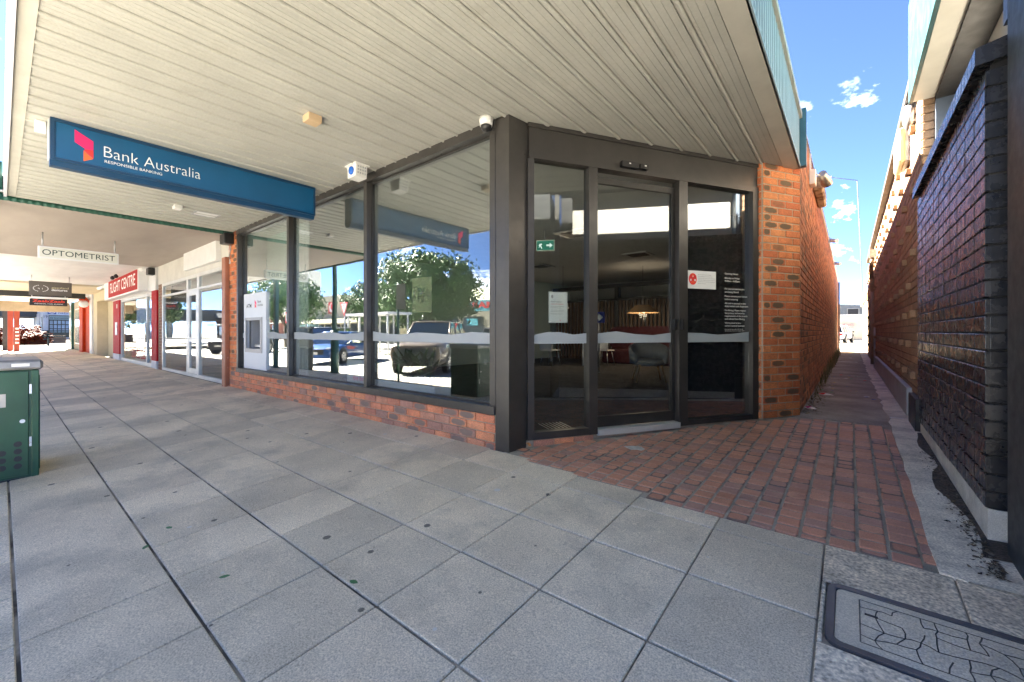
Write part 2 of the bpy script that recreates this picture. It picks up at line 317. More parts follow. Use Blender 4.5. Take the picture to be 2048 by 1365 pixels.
# ---- bricks: chamfered template, x = length, z = height, front face at -y
def brick_tpl(l, h, d, b=.005, flat=False):
    mb = MB(); mb.cbox(-l / 2, l / 2, -d / 2, d / 2, -h / 2, h / 2, b)
    v = np.array(mb.v); uv = np.stack([v[:, 0] / (l / 2), (v[:, 1] / (d / 2) if flat else v[:, 2] / (h / 2))], 1)
    return v, mb.f, uv
def mesh_uv(name, v, f, uv, m):
    me = bpy.data.meshes.new(name); me.from_pydata(v.tolist() if hasattr(v, 'tolist') else v, [], f)
    ul = me.uv_layers.new(name='loc'); idx = np.empty(len(me.loops), int); me.loops.foreach_get('vertex_index', idx)
    ul.data.foreach_set('uv', uv[idx].astype(np.float32).ravel()); me.materials.append(m); me.update(); return me
def bricks(name, spots, m, parent, limit=300, keyf=None, b=.005, flat=False, stuff_name=None, jit=.0015):
    """spots: (x,y,z,rotz,l,h,d[,rotx]); the `limit` first by keyf as objects of their own, the rest one joined part"""
    if keyf: spots = sorted(spots, key=keyf)
    cache = {}; og = org(parent)
    def tpl(l, h, d):
        k = (round(l, 3), round(h, 3), round(d, 3))
        if k not in cache:
            t = brick_tpl(*k, b=min(b, k[0] * .3), flat=flat); cache[k] = (t, mesh_uv(name, *t, m))
        return cache[k]
    for s in spots[:limit]:
        t, me = tpl(s[4], s[5], s[6])
        o = bpy.data.objects.new(name, me); j = random.uniform(-jit, jit)
        o.location = (s[0] - og.x - math.sin(s[3]) * j, s[1] - og.y + math.cos(s[3]) * j, s[2] - og.z)
        o.rotation_euler = (s[7] if len(s) > 7 else 0, 0, s[3]); link(o, parent)
    rest = spots[limit:]
    if rest:
        V = []; F = []; U = []; n0 = 0
        for s in rest:
            (v, f, uv), _ = tpl(s[4], s[5], s[6]); c, sn = math.cos(s[3]), math.sin(s[3]); j = random.uniform(-jit, jit)
            vy, vz = v[:, 1] + j, v[:, 2]
            if len(s) > 7: vy, vz = vy * math.cos(s[7]) - vz * math.sin(s[7]), vy * math.sin(s[7]) + vz * math.cos(s[7])
            x = v[:, 0] * c - vy * sn + s[0] - og.x; y = v[:, 0] * sn + vy * c + s[1] - og.y; z = vz + s[2] - og.z
            V.append(np.stack([x, y, z], 1)); U.append(uv); F += [tuple(i + n0 for i in q) for q in f]; n0 += len(v)
        me = mesh_uv(stuff_name or name, np.concatenate(V), F, np.concatenate(U), m)
        o = bpy.data.objects.new(stuff_name or name + '_field', me); link(o, parent); tag(o, kind='stuff')
def copy_tree(o, parent=None):
    c = o.copy(); COL.objects.link(c); c.parent = parent
    for ch in o.children: copy_tree(ch, c)
    return c

# ground levels: the footpath falls to the street, the entrance rises to the alley
K = .06
def gz(Y):
    if Y < 2.9: return -K * (2.9 - Y)
    if Y < 6: return .075 * (Y - 2.9) / 3.1
    return .075
# splayed entrance line
SA = Vector((-2.36, 3.13, 0)); SB = Vector((-.866, 5.618, 0)); SD = (SB - SA).normalized(); SN = Vector((SD.y, -SD.x, 0)); SL = (SB - SA).length
UP = Vector((0, 0, 1))
def sp(t, z=0., n=0.): return SA + SD * t + SN * n + UP * z
# ================================================================ ground
one('ground', mat('far_ground', (.2, .19, .17), .95, var=.2, vs=.4), None, -400, 300, -300, 400, -1.2, -.47, kind='structure')
one('road', ROADM, None, -140, 60, -26, -1.13, -.6, -.38, kind='structure')
foot = MB().prism([(-43, -1.0), (1.7, -1.0), (1.7, 2.9), (-43, 2.9)], lambda x, y: gz(y) - .25, lambda x, y: gz(y) - .010).build('footpath', GROUT, None, kind='structure')
kerb = thing('kerb', 'pale concrete kerb between the footpath and the road', 'kerb', (-20, -1.06, -.38)); kerb['kind'] = 'structure'
for i in range(36): one('kerb_stone', GUT, kerb, -43 + i * 1.25, -43 + i * 1.25 + 1.242, -1.13, -1.004, -.5, gz(-1) - .005, b=.012)
SLOPE = math.atan(K); slabs = []
ys = [-.985, -.45, .045, .54, 1.035, 1.54, 2.035, 2.525, 2.885]
xs = [-.10, -.595, -1.09, -1.60, -2.09, -2.59, -3.065, -3.555] + [-3.555 - .493 * i for i in range(1, 80)]
def yb(x): return 2.885 if x < -2.45 else (2.86 if x < -2.09 else (2.80 if x < -1.6 else (2.755 if x < -1.09 else 2.685)))
def slab(x0, x1, y0, y1, dz=0., gx=.007, gy=.0115):
    yc = (y0 + y1) / 2
    slabs.append(((x0 + x1) / 2, yc, gz(yc) - .025 + dz, 0, x1 - x0 - gx, .05, (y1 - y0) / math.cos(SLOPE) - gy, SLOPE))
for j in range(len(ys) - 1):
    for i in range(len(xs) - 1):
        x1, x0 = xs[i], xs[i + 1]
        if j == 2 and -5.2 < x0 < -2.6: continue
        y1 = yb((x0 + x1) / 2) if j == 7 else ys[j + 1]
        slab(x0, x1, ys[j], y1, random.uniform(-.0012, .0012))
slab(-5.03, -2.59, .045, .54)
slab(-5.03 - .25, -5.03, .045, .54)
bricks('paving_slab', slabs, SLAB, foot, limit=296, keyf=lambda s: s[0] ** 2 + s[1] ** 2, b=.004, stuff_name='far_slabs', jit=0)
slabs = []
slab(-.10, .36, 2.335, 2.685); slab(.36, 1.6, 2.335, 2.685); slab(-.10, 1.6, -.985, 1.91); slab(-.10, -.078, 1.91, 2.335); slab(.83, 1.6, 1.91, 2.335)
for s in slabs: pass
bricks('concrete_apron_slab', slabs, AGG, foot, b=.004, jit=0)
# pit cover let into the footpath
pit = thing('pit_cover', 'dark steel framed concrete pit cover with crazy-paving imprint', 'pit cover', (.37, 2.12, gz(2.12)))
def gtop(dz): return lambda x, y: gz(y) + dz
fo = [(-.075 + x, 1.914 + y) for x, y in rounded(.9, .418, .05)]; fi = [(-.048 + x, 1.941 + y) for x, y in rounded(.846, .364, .03)]
mb = MB(); n = len(fo)
V = [(x, y, gz(y) + .004) for x, y in fo] + [(x, y, gz(y) + .004) for x, y in fi] + [(x, y, gz(y) - .03) for x, y in fo] + [(x, y, gz(y) - .03) for x, y in fi]
F = [(i, (i + 1) % n, n + (i + 1) % n, n + i) for i in range(n)] + [(2 * n + i, 2 * n + (i + 1) % n, (i + 1) % n, i) for i in range(n)] + [(n + i, n + (i + 1) % n, 3 * n + (i + 1) % n, 3 * n + i) for i in range(n)]
mb.add(V, F); mb.build('cover_frame', mat('pit_steel', (.11, .115, .13), .5, .4, var=.2), pit, fix=True)
MB().prism([(-.045 + x, 1.944 + y) for x, y in rounded(.84, .358, .028)], gtop(-.04), gtop(-.001)).build('cover_infill', mat('pit_concrete', (.66, .605, .49), .9, var=.12, speck=.12, ss=160, bump=.3, bs=120), pit)
mb = MB(); rnd = random.Random(3)
def groove(p0, p1, w=.0045):
    d = Vector((p1[0] - p0[0], p1[1] - p0[1], 0)); 
    if d.length < 1e-4: return
    d.normalize(); nn = Vector((-d.y, d.x, 0)) * w / 2
    mb.add([(q[0] + sg * nn.x, q[1] + sg * nn.y, gz(q[1] + sg * nn.y) + .0006) for q, sg in ((p0, -1), (p1, -1), (p1, 1), (p0, 1))], [(0, 1, 2, 3)])
gx0, gx1, gy0, gy1 = .03, .77, 1.985, 2.262
nx, ny = 13, 5
gp = [[(gx0 + (gx1 - gx0) * (i + (0 if i in (0, nx) else rnd.uniform(-.33, .33))) / nx, gy0 + (gy1 - gy0) * (j + (0 if j in (0, ny) else rnd.uniform(-.33, .33))) / ny) for j in range(ny + 1)] for i in range(nx + 1)]
for i in range(nx + 1):
    for j in range(ny + 1):
        for di, dj in ((1, 0), (0, 1)):
            if i + di <= nx and j + dj <= ny and (rnd.random() < .8 or i in (0, nx) and di == 0 or j in (0, ny) and dj == 0):
                a, c = gp[i][j], gp[i + di][j + dj]; mid = ((a[0] + c[0]) / 2 + rnd.uniform(-.006, .006), (a[1] + c[1]) / 2 + rnd.uniform(-.006, .006))
                if (i in (0, nx) and di == 0) or (j in (0, ny) and dj == 0): mid = ((a[0] + c[0]) / 2, (a[1] + c[1]) / 2)
                groove(a, mid); groove(mid, c)
mb.build('imprint_grooves', mat('groove_dirt', (.14, .135, .12), .95, var=.25, vs=20), pit)
one('lifting_slot', BLACK, pit, .045, .085, 2.165, 2.178, gz(2.17), gz(2.17) + .0018)

# brick paved entrance
pav = MB().prism([(-2.42, 2.80), (-2.09, 2.80), (-1.6, 2.75), (-1.09, 2.70), (.33, 2.69), (.34, 2.9), (-2.42, 2.9)], lambda x, y: gz(y) - .25, lambda x, y: gz(y) - .004).prism([(-2.42, 2.9), (.34, 2.9), (.40, 5.97), (-.45, 5.99), (-.8, 5.66), (-2.42, 3.1)], lambda x, y: gz(y) - .25, lambda x, y: gz(y) - .004).build('brick_paving', PMORT, None, kind='structure')
pv = []
for i in range(-21, 4):
    xc = -.0905 + .1205 * i + .06
    for j in range(32):
        yc = 2.74 + .1085 * j + (.054 if i % 2 else 0)
        P = Vector((xc, yc, 0)); dn = (P - SA).dot(SN); dt = (P - SA).dot(SD)
        if dn < .075 and dt < SL: continue
        if dt >= SL - .02 and dn < .19: continue
        if xc < -2.33 and yc < 3.25: continue
        if yc > 5.93 or xc > .32 or yc < yb(xc) + .045: continue
        w = .1085
        pv.append((xc, yc, gz(yc) - .019 + random.uniform(-.0012, .0012), 0, .106, .04, .0945, math.atan(.0242)))
for j in range(28): pv.append((.301, 2.80 + .1085 * j, gz(2.80 + .1085 * j) - .019, 0, .056, .04, .0945, math.atan(.0242)))
bricks('paver', pv, PAVER, pav, limit=298, keyf=lambda s: s[0] ** 2 + s[1] ** 2, b=.0045, flat=True, stuff_name='far_pavers', jit=.001)
# cut pavers along the footpath edge
pv = []
for i in range(-19, 4):
    xc = -.0905 + .1205 * i + .06; y0 = yb(xc) + .006; y1 = 2.74 + (.054 if i % 2 else 0)
    while y1 < yb(xc) + .045: y1 += .1085
    y1 -= .0543
    if y1 - y0 > .03 and xc < .32 and xc > -2.2: pv.append((xc, (y0 + y1) / 2, gz((y0 + y1) / 2) - .0195, 0, .108, .04, y1 - y0 - .008, SLOPE * .5))
bricks('cut_paver', pv, PAVER, pav, b=.005, flat=True, jit=0)

# alley: asphalt, concrete gutter, dirt
def wob(x, a=.02): return x + random.uniform(-a, a)
pts = [(.31 + .03 * (i / 12.) + wob(0, .008) if i < 13 else .345 + wob(0, .03), 2.685 + .272 * i) for i in range(0, 60)] + [(.36, 26.5)]
gm = MB(); pts = [(.40, 2.66), (.345, 2.675)] + pts
for (xa, ya), (xb, yb_) in zip(pts[:-1], pts[1:]): gm.add([(xa, ya, gz(ya) + .006), (.62, ya, gz(ya) + .006), (.62, yb_, gz(yb_) + .006), (xb, yb_, gz(yb_) + .006), (xa, ya, gz(ya) - .05), (xb, yb_, gz(yb_) - .05)], [(0, 1, 2, 3), (4, 0, 3, 5)])
gm.build('concrete_gutter', GUT, None, kind='structure')
MB().prism([(-.6, 5.955), (.41, 5.955), (.41, 26.5), (-.6, 26.5)], -.2, .0765).build('alley_path', ASPH, None, kind='structure')
one('car_park', mat('car_park_concrete', (.46, .41, .32), .9, var=.12), None, -60, 40, 26.5, 62, -.3, .07, kind='structure')
pl = [(.50 - .035 * math.sin(i * .9) - random.uniform(0, .03) + (.04 if i < 3 else 0), 5.75 - .2 * i) for i in range(15)]
gm = MB()
for (xa, ya), (xb, yb_) in zip(pl[:-1], pl[1:]): gm.add([(xa, ya, gz(ya) + .0065), (.62, ya, gz(ya) + .012), (.62, yb_, gz(yb_) + .012), (xb, yb_, gz(yb_) + .0065)], [(0, 3, 2, 1)])
gm.build('dirt_strip', DIRT, None, label='dark dirt and leaf litter along the foot of the black wall', cat='dirt', kind='stuff')
for i, (x0, x1, y) in enumerate(((-.37, .19, 17.75), (-.02, .06, 20.5), (.36, .47, 6.55))):
    MB().box(x0, x1, y - (.05 if i < 2 else .012), y + (.05 if i < 2 else .012), .05, .0845).build('painted_mark', LINE, None, kind='structure')
for i in range(7):   # bay lines on the road behind the camera
    a = Vector((-30 + i * 3.35, -1.35, -.376)); d = Vector((-.59, -.81, 0)); nn = Vector((.81, -.59, 0)) * .05
    MB().add([a - nn, a + nn, a + nn + d * 5.2, a - nn + d * 5.2], [(0, 1, 2, 3)]).build('bay_line', LINE, None, kind='structure')

# ================================================================ bank building
bank = thing('bank_building', 'brick bank building with dark framed windows and splayed glass entrance', 'building', (-5, 2.9, 0))
wall = one('shopfront_wall', MORT, bank, -9.62, -2.53, 2.886, 3.06, -.2, .31)
sp_ = []
for k in range(4):
    z = .31 - .0425 - .085 * k; off = .12 if k % 2 else 0
    for i in range(31):
        x0 = -9.74 + off + .24 * i; x1 = x0 + .23
        x0 = max(x0, -9.61); x1 = min(x1, -2.535)
        if x1 - x0 > .04: sp_.append(((x0 + x1) / 2, 2.897, z, 0, x1 - x0, .0755, .05))
bricks('brick', sp_, BRKB, wall, jit=.002)
col = one('brick_column', MORT, bank, -9.62, -9.155, 2.886, 3.1, .31, 3.06); sp_ = []
for k in range(32):
    z = .31 + .0425 + .085 * k
    for x0, x1 in (((-9.61, -9.38), (-9.37, -9.155)) if k % 2 else ((-9.61, -9.49), (-9.48, -9.26), (-9.25, -9.155))): sp_.append(((x0 + x1) / 2, 2.897, z, 0, x1 - x0, .0755, .05))
bricks('brick', sp_, BRK, col, jit=.002)
# window frames and panes
one('sill', FRAME, bank, -9.155, -2.53, 2.852, 3.0, .312, .392, b=.004)
one('window_head', FRAME, bank, -9.155, -2.53, 2.858, 2.99, 2.942, 3.034, b=.004)
for x0, x1 in ((-9.155, -9.075), (-6.935, -6.86), (-4.722, -4.652), (-2.60, -2.53)): one('mullion', FRAME, bank, x0, x1, 2.866, 2.985, .392, 2.942, b=.004)
one('window_pane', GLS, bank, -9.075, -8.92, 2.946, 2.952, .392, 1.775); one('window_pane', GLS, bank, -7.895, -6.935, 2.946, 2.952, .392, 1.775); one('window_pane', GLS, bank, -9.075, -6.935, 2.946, 2.952, 1.775, 2.942)
for x0, x1 in ((-9.075, -6.935), (-6.86, -4.722), (-4.652, -2.60)):
    if x0 > -9: g = one('window_pane', GLS, bank, x0, x1, 2.946, 2.952, .392, 2.942)
    w = .018
    bd = MB().box(x0, x1, 2.935, 2.962, .392, .392 + w).box(x0, x1, 2.935, 2.962, 2.942 - w, 2.942).box(x0, x0 + w, 2.935, 2.962, .392 + w, 2.942 - w).box(x1 - w, x1, 2.935, 2.962, .392 + w, 2.942 - w)
    bd.build('glazing_bead', FRAMED, bank)
FROST = mat('frosted_film', (.32, .355, .37), .75, var=.03)
def band(t0, t1, place, seed):
    """frosted film strip with a hilly top edge"""
    r = random.Random(seed); n = max(4, int((t1 - t0) / .27)); pts = [(t0, .965), (t1, .965)]
    top = [(t0 + (t1 - t0) * i / n, 1.062 + .018 * math.sin(i * 1.9 + seed) + r.uniform(-.008, .008)) for i in range(n + 1)]
    pts += top[::-1]; place(pts)
for i, (x0, x1) in enumerate(((-7.88, -6.95), (-6.85, -4.735), (-4.64, -2.615), (-9.06, -8.94))):
    band(x0, x1, lambda p: MB().extr(p, (0, 2.945, 0), (1, 0, 0), (0, 0, 1), (0, -.0008, 0)).build('frosted_band', FROST, bank), i)
MB().prism([(-2.532, 2.874), (-2.37, 2.874), (-2.335, 3.15), (-2.44, 3.26), (-2.532, 3.1)], -.1, 3.028).build('corner_column', FRAME, bank)
def sbox(name, m, t0, t1, n0, n1, z0, z1, parent=None, **k):
    return MB().obox(sp(t0, z0, n0), SD * (t1 - t0), SN * (n1 - n0), UP * (z1 - z0)).build(name, m, parent or bank, **k)
sbox('entrance_hob', MORT, -.06, 2.93, -.08, .035, -.1, .066)
for i in range(3): sbox('brick', BRKB, .05 + .215 * i, .255 + .215 * i, .036, .046, .0, .06)
sbox('header_panel', FRAME, .0, 2.905, -.05, .045, 2.76, 2.99)
sbox('header_top_rail', FRAME, -.01, 2.91, -.05, .062, 2.99, 3.028); sbox('header_rail', FRAME, .0, 2.905, -.05, .062, 2.70, 2.76)
sbox('jamb', FRAME, -.012, .05, -.05, .055, .068, 2.70); sbox('jamb', FRAME, 2.795, 2.905, -.05, .06, .068, 2.70)
sbox('frame_post', FRAME, .635, .73, -.05, .056, .068, 2.70); sbox('frame_post', FRAME, 1.735, 1.85, -.05, .056, .068, 2.70)
sbox('bottom_rail', FRAME, .05, .635, -.04, .05, .068, .135); sbox('bottom_rail', FRAME, 1.85, 2.795, -.04, .05, .068, .122)
sbox('door_track', ALU, .73, 1.735, -.06, .075, .055, .112)
sbox('side_pane', GLD, .05, .635, -.003, .003, .135, 2.70); sbox('side_pane', GLD, 1.85, 2.795, -.003, .003, .122, 2.70)
door = sbox('sliding_door', FRAMED, .735, 1.73, -.045, -.012, .118, .226)
for n, t0, t1, z0, z1 in (('door_stile', .735, .762, .226, 2.64), ('door_stile', 1.692, 1.732, .226, 2.64), ('door_top_rail', .762, 1.692, 2.578, 2.64)): sbox(n, FRAMED, t0, t1, -.045, -.012, z0, z1, door)
sbox('door_pane', GLD, .762, 1.692, -.031, -.025, .226, 2.578, door)
sbox('door_handle', BLACK, 1.70, 1.722, -.012, .03, 1.10, 1.215, door); sbox('door_handle', BLACK, 1.752, 1.775, .056, .085, 1.10, 1.215)
for i, (t0, t1, n) in enumerate(((.052, .633, .0032), (.764, 1.69, -.0242), (1.852, 2.793, .0032))):
    band(t0, t1, lambda p: MB().extr(p, SA + SN * n, SD, UP, SN * .0008).build('frosted_band', FROST, bank), 5 + i)
# pier
PA = Vector((-.781, 5.556, 0)); pier = MB().prism([(PA.x, PA.y), (-.478, 6.062), (-.478, 6.3), (-.95, 6.0), (SB.x - .03, SB.y - .02)], -.1, 3.035).build('brick_pier', MORT, bank)
PL = (Vector((-.472, 6.075, 0)) - PA).length; rz = math.atan2(SD.y, SD.x); sp_ = []
for k in range(35):
    z = .072 + .0425 + .085 * k
    js = ((0.0, .115), (.125, .355), (.365, PL)) if k % 2 else ((0.0, .235), (.245, .475), (.485, PL))
    for a, c in js:
        p = PA + SD * ((a + c) / 2) - SN * .012; sp_.append((p.x, p.y, z, rz, c - a - .0, .0755, .036))
    p = PA - SN * .062 + SD * .012; sp_.append((p.x, p.y, z, rz - R(90), .094, .0755, .05))
bricks('brick', sp_, BRK, pier, jit=.002, b=.006)
# alley wall
aw = one('alley_wall', MORTD, bank, -.8, -.482, 6.09, 27, -.1, 3.72); sp_ = []
for k in range(43):
    z = .08 + .0425 + .085 * k
    for i in range(88):
        y0 = 6.075 + .24 * i - (.12 if k % 2 else 0); y1 = min(y0 + .228, 26.98); y0 = max(y0, 6.08)
        if y1 - y0 > .05: sp_.append((-.489, (y0 + y1) / 2, z, R(90), y1 - y0, .073, .034))
bricks('brick', sp_, BRKR, aw, limit=300, keyf=lambda s: s[1] + .35 * abs(s[2] - 1.1), stuff_name='far_bricks', jit=.0025)
one('parapet_cap', GALV, bank, -.86, -.455, 6.15, 27, 3.735, 3.765)
one('downpipe', mat('pipe_grey', (.2, .2, .2), .5), bank, -.47, -.40, 26.9, 26.98, .05, 3.6)
MB().prism([(-9.62, 3.05), (-2.6, 3.05), (-.84, 6.2), (-.84, 26.9), (-9.62, 26.9)], 3.56, 3.66).build('roof', GALV, bank)
one('front_parapet', RENDC, bank, -9.62, -2.0, 3.1, 3.3, 3.06, 3.56)
# interior shell
CARP = mat('carpet_dark', (.04, .038, .036), .95, var=.3, vs=4, speck=.2, ss=90); CEIL = mat('ceiling_grey', (.5, .49, .47), .9, var=.03)
inner = [(-9.1, 3.02), (-2.5, 3.02), (-2.45, 3.25), (-.9, 5.72), (-.9, 15), (-9.1, 15)]
MB().prism(inner, -.1, .085).build('interior_floor', CARP, bank); MB().prism(inner, 2.965, 3.0).build('interior_ceiling', CEIL, bank)
INW = mat('interior_wall', (.3, .3, .29), .9, var=.04)
one('interior_wall', INW, bank, -9.1, -.9, 15, 15.1, 0, 2.965); one('interior_wall', mat('interior_teal_wall', (.42, .52, .50), .9, var=.03), bank, -9.15, -9.08, 3.05, 15, .05, 2.965); one('interior_wall', INW, bank, -.9, -.84, 5.95, 15, 0, 2.965)
mb = MB()
for i in range(7): mb.obox(sp(.33 + .042 * i, .0, -.16), SD * .006, SN * -.34 + SD * .15 * 0, UP * .088)
mb.build('floor_grille', STEEL, bank)

# ================================================================ awning over the footpath
awn = thing('street_awning', 'wide cream soffit awning with ribbed pale blue fascia over the footpath', 'awning', (-5, 1.5, 3.03))
BP = .2025
def bprof(w=BP):
    p = [(0, -.002), (.004, -.012), (.010, -.0155), (.018, -.0155), (.024, -.012), (.028, -.003), (.0285, .012), (.0385, .012), (.039, .0), (.055, 0), (.0565, .003), (.059, .003), (.0605, 0), (.1, 0), (.1015, .003), (.104, .003), (.1055, 0), (.145, 0), (.1465, .003), (.149, .003), (.1505, 0), (.191, 0), (.1925, .01), (w - .001, .01), (w - .001, .03), (0, .03)]
    return p
def yend(x):
    if x < -2.45: return 2.86
    if x < -.90: return 3.13 + (x + 2.36) * SD.y / SD.x - .06
    return 5.56 + (x + .9) * 1.4
bx = [-9.113 + BP * i for i in range(-1, 43)]
for x in bx:
    x1 = x + BP
    if x1 > -.55: continue
    y1 = yend(x + BP * .8); MB().extr(bprof(), (x, .145, 3.03), (1, 0, 0), (0, 0, 1), (0, max(.2, y1 - .145), 0)).build('soffit_board', SOFF, awn)
SOFD = mat('soffit_dirt', (.22, .18, .11), .9)
one('soffit_backing', SOFD, awn, -9.3, -.47, .1, 2.9, 3.062, 3.10)
MB().prism([(-2.5, 2.9), (-.47, 2.9), (-.47, 6.06), (-.9, 5.6), (-2.45, 3.1)], 3.0605, 3.10).build('soffit_backing', SOFD, awn)
one('front_trim', CREAM, awn, -9.32, -.462, .062, .145, 3.022, 3.06); one('end_trim', CREAM, awn, -.611, -.462, .146, 5.98, 3.020, 3.058); one('far_trim', CREAM, awn, -9.32, -9.22, .146, 2.86, 3.022, 3.058)
one('front_fascia', mat('fascia_lilac', (.62, .62, .66), .5, var=.06), awn, -9.32, -.462, .03, .061, 3.0, 3.60)
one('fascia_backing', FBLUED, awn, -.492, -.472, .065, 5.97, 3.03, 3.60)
for i in range(59):
    y = .075 + .1 * i
    MB().extr([(0, 0), (.006, .010), (.050, .010), (.056, 0)], (-.472, y, 3.035), (0, 1, 0), (1, 0, 0), (0, 0, .565)).build('fascia_slat', FBLUE, awn)
one('fascia_bottom_rail', FBLUE, awn, -.474, -.452, .06, 5.97, 3.02, 3.045)
one('fascia_cap', CREAM, awn, -.53, -.437, .03, 5.97, 3.602, 3.665); one('roof_edge', mat('roof_edge_teal', (.22, .42, .46), .5, var=.15), awn, -.60, -.50, .03, 5.98, 3.666, 3.79)
one('awning_roof', GALV, awn, -9.42, -.6, .06, 3.0, 3.55, 3.59)
one('end_plate', PLATE, awn, -.575, -.40, 5.975, 6.06, 3.04, 3.72)
MB().box(-9.3, -9.22, .06, 2.9, 3.06, 3.55).build('end_panel', CREAM, awn)
one('gap_filler', CREAM, awn, -9.365, -9.305, -.04, 2.88, 3.062, 3.09); one('wall_flashing', FRAME, awn, -9.62, -2.5, 2.862, 3.05, 3.0625, 3.12)  # strip between the awnings added to shut out leaking sun and sky
# ================================================================ corner building across the alley
cor = thing('corner_building', 'tan and black painted brick building along the alley with teal awning', 'building', (.7, 5, 0))
bw = one('black_wall', mat('mortar_black', (.012, .012, .012), .8, var=.2, col2=(.16, .16, .155), c2s=1.3, c2t=(.62, .7)), cor, .552, .9, 3.205, 5.96, .17, 2.43); sp_ = []
CP = .0902
for k in range(25):
    z = .172 + CP * (k + .5)
    for i in range(12):
        y0 = 3.196 + .2425 * i; y1 = min(y0 + .2345, 5.95)
        if y1 - y0 > .03: sp_.append((.552, (y0 + y1) / 2, z, R(-90), y1 - y0, CP - .010, .026))
for k in range(25): sp_.append((.61, 3.208, .172 + CP * (k + .5), 0, .108, CP - .008, .026))
bricks('brick', sp_, BRKK, bw, limit=330, jit=.0012, b=.003)
cop = one('coping', mat('coping_paint', (.014, .014, .015), .42, var=.25, vs=9, bump=.5, bs=35), cor, .56, .9, 3.22, 5.96, 2.431, 2.50)
mb_ = MB().extr([(.498, 2.445), (.50, 2.535), (.86, 2.62), (.86, 2.5)], (0, 0, 0), (1, 0, 0), (0, 0, 1), (0, .0795, 0)); me = mb_.mesh('coping_brick', Vector((.68, .04, 2.53))); me.materials.append(BRKK)
og = org(cor)
for i in range(32):
    o = bpy.data.objects.new('coping_brick', me); o.location = (.68 - og.x, 3.165 + .0865 * i + .04 - og.y, 2.53 - og.z + random.uniform(-.002, .002)); link(o, cop)
one('plinth', mat('plinth_render', (.56, .55, .50), .9, var=.18, vs=6, speck=.14, bump=.8, bs=50), cor, .548, .9, 3.195, 5.96, -.1, .172)
one('side_render_panel', RENDW, cor, .86, .95, 3.3, 5.9, 2.5, 3.6)
one('metal_pillar', mat('pillar_slate', (.09, .12, .17), .4, var=.08), cor, .665, .862, 5.88, 5.955, 2.5, 3.42)
# tan wall
TX = .565
tw = one('tan_wall', mat('mortar_tan', (.20, .16, .12), .95, var=.15), cor, TX + .012, TX + .4, 5.965, 22.5, -.1, 3.62); sp_ = []
for k in range(41):
    z = .12 + .0425 + .086 * k
    for i in range(70):
        y0 = 5.97 + .24 * i - (.12 if k % 2 else 0); y1 = y0 + .23; y0 = max(y0, 5.962)
        if y1 - y0 > .05 and y1 < 22.6: sp_.append((TX + .017, (y0 + y1) / 2, z, R(-90), y1 - y0, .0765, .034))
for k in range(41):
    z = .12 + .0425 + .086 * k
    if z > 2.55: sp_.append((TX + .058, 5.966, z, 0, .1, .0765, .05))
bricks('brick', sp_, BRKT, tw, limit=300, keyf=lambda s: s[1] - .2 * s[2], stuff_name='far_bricks')
sp_ = []
for r_ in range(9):
    z = 3.36 - .344 * r_
    for i in range(17):
        y = 6.46 + .92 * i + (.46 if r_ % 2 else 0)
        sp_.append((TX - .002, y, .12 + .0425 + .086 * round((z - .1625) / .086), R(-90), .108, .0765, .09))
bricks('projecting_brick', sp_, BRKT, tw)
one('gutter', mat('gutter_dark', (.06, .05, .04), .6), cor, TX - .09, TX + .02, 6.0, 20.5, 3.64, 3.73)
one('roof', GALV, cor, TX + .05, 9, 6, 22.5, 3.63, 3.72)
fw = one('front_wall', mat('front_wall_dark', (.022, .023, .025), .35, var=.1), cor, .664, 8, 3.22, 3.4, -.1, 3.4)
one('steel_jamb', mat('steel_slate', (.035, .040, .045), .5, .1, var=.06, vs=6), cor, .586, 3.0, 1.7, 3.045, -.05, 3.39); one('steel_jamb', FRAME, cor, .60, .67, 3.12, 3.19, 2.62, 3.42)  # first jamb's unseen bulk enlarged to block sky reflected in the door glass
# its awning
one('awning_fascia', TEAL, cor, .47, .50, 2.3, 5.92, 3.43, 4.45); one('awning_end', mat('teal_light', (.05, .13, .13), .4, var=.05), cor, .47, .70, 5.921, 5.94, 3.46, 4.45)
one('awning_soffit', CREAM, cor, .502, .66, 2.3, 5.90, 3.43, 3.46); one('awning_soffit', FRAMED, cor, .661, .858, 2.3, 5.90, 3.40, 3.44)
one('awning_deck', GALV, cor, .50, 3.0, 2.3, 5.9, 4.40, 4.44); one('kick_panel', mat('kick_grey', (.42, .44, .46), .5, .3, var=.1), cor, .515, .572, 6.75, 15, .09, .42, b=.006)
kp = one('kick_panel', mat('kick_dark', (.035, .036, .038), .45, .2, var=.2), cor, .51, .56, 5.82, 6.45, .07, .40, b=.004)
# fixtures on the tan wall
def wall_box(name, label, cat, m, *a, b=.02, **k):
    return single(name, m, label, cat, *a, b=b, **k)
wl = thing('wall_light', 'cream rectangular flood light on the tan alley wall', 'light', (.5, 7.2, 3.3))
one('lens', mat('cream_lens', (.66, .60, .40), .35, var=.04), wl, .455, .525, 6.95, 7.55, 3.16, 3.58, b=.02); one('backplate', GALV, wl, .526, .566, 7.0, 7.5, 3.18, 3.56)
w2 = thing('bulkhead_light', 'round grey bulkhead light high on the tan alley wall', 'light', (.5, 6.5, 3.6))
MB().ball((.53, 6.5, 3.52), .12, sc=(.6, 1.1, 1.3)).build('diffuser', GALV, w2); one('mount', GALV, w2, .535, .566, 6.4, 6.6, 3.42, 3.62)
dp = thing('downpipe', 'rusty downpipe with rainwater head at the far end of the tan wall', 'downpipe', (.5, 17, .1))
PIPE = mat('pipe_beige', (.33, .26, .18), .6, var=.15)
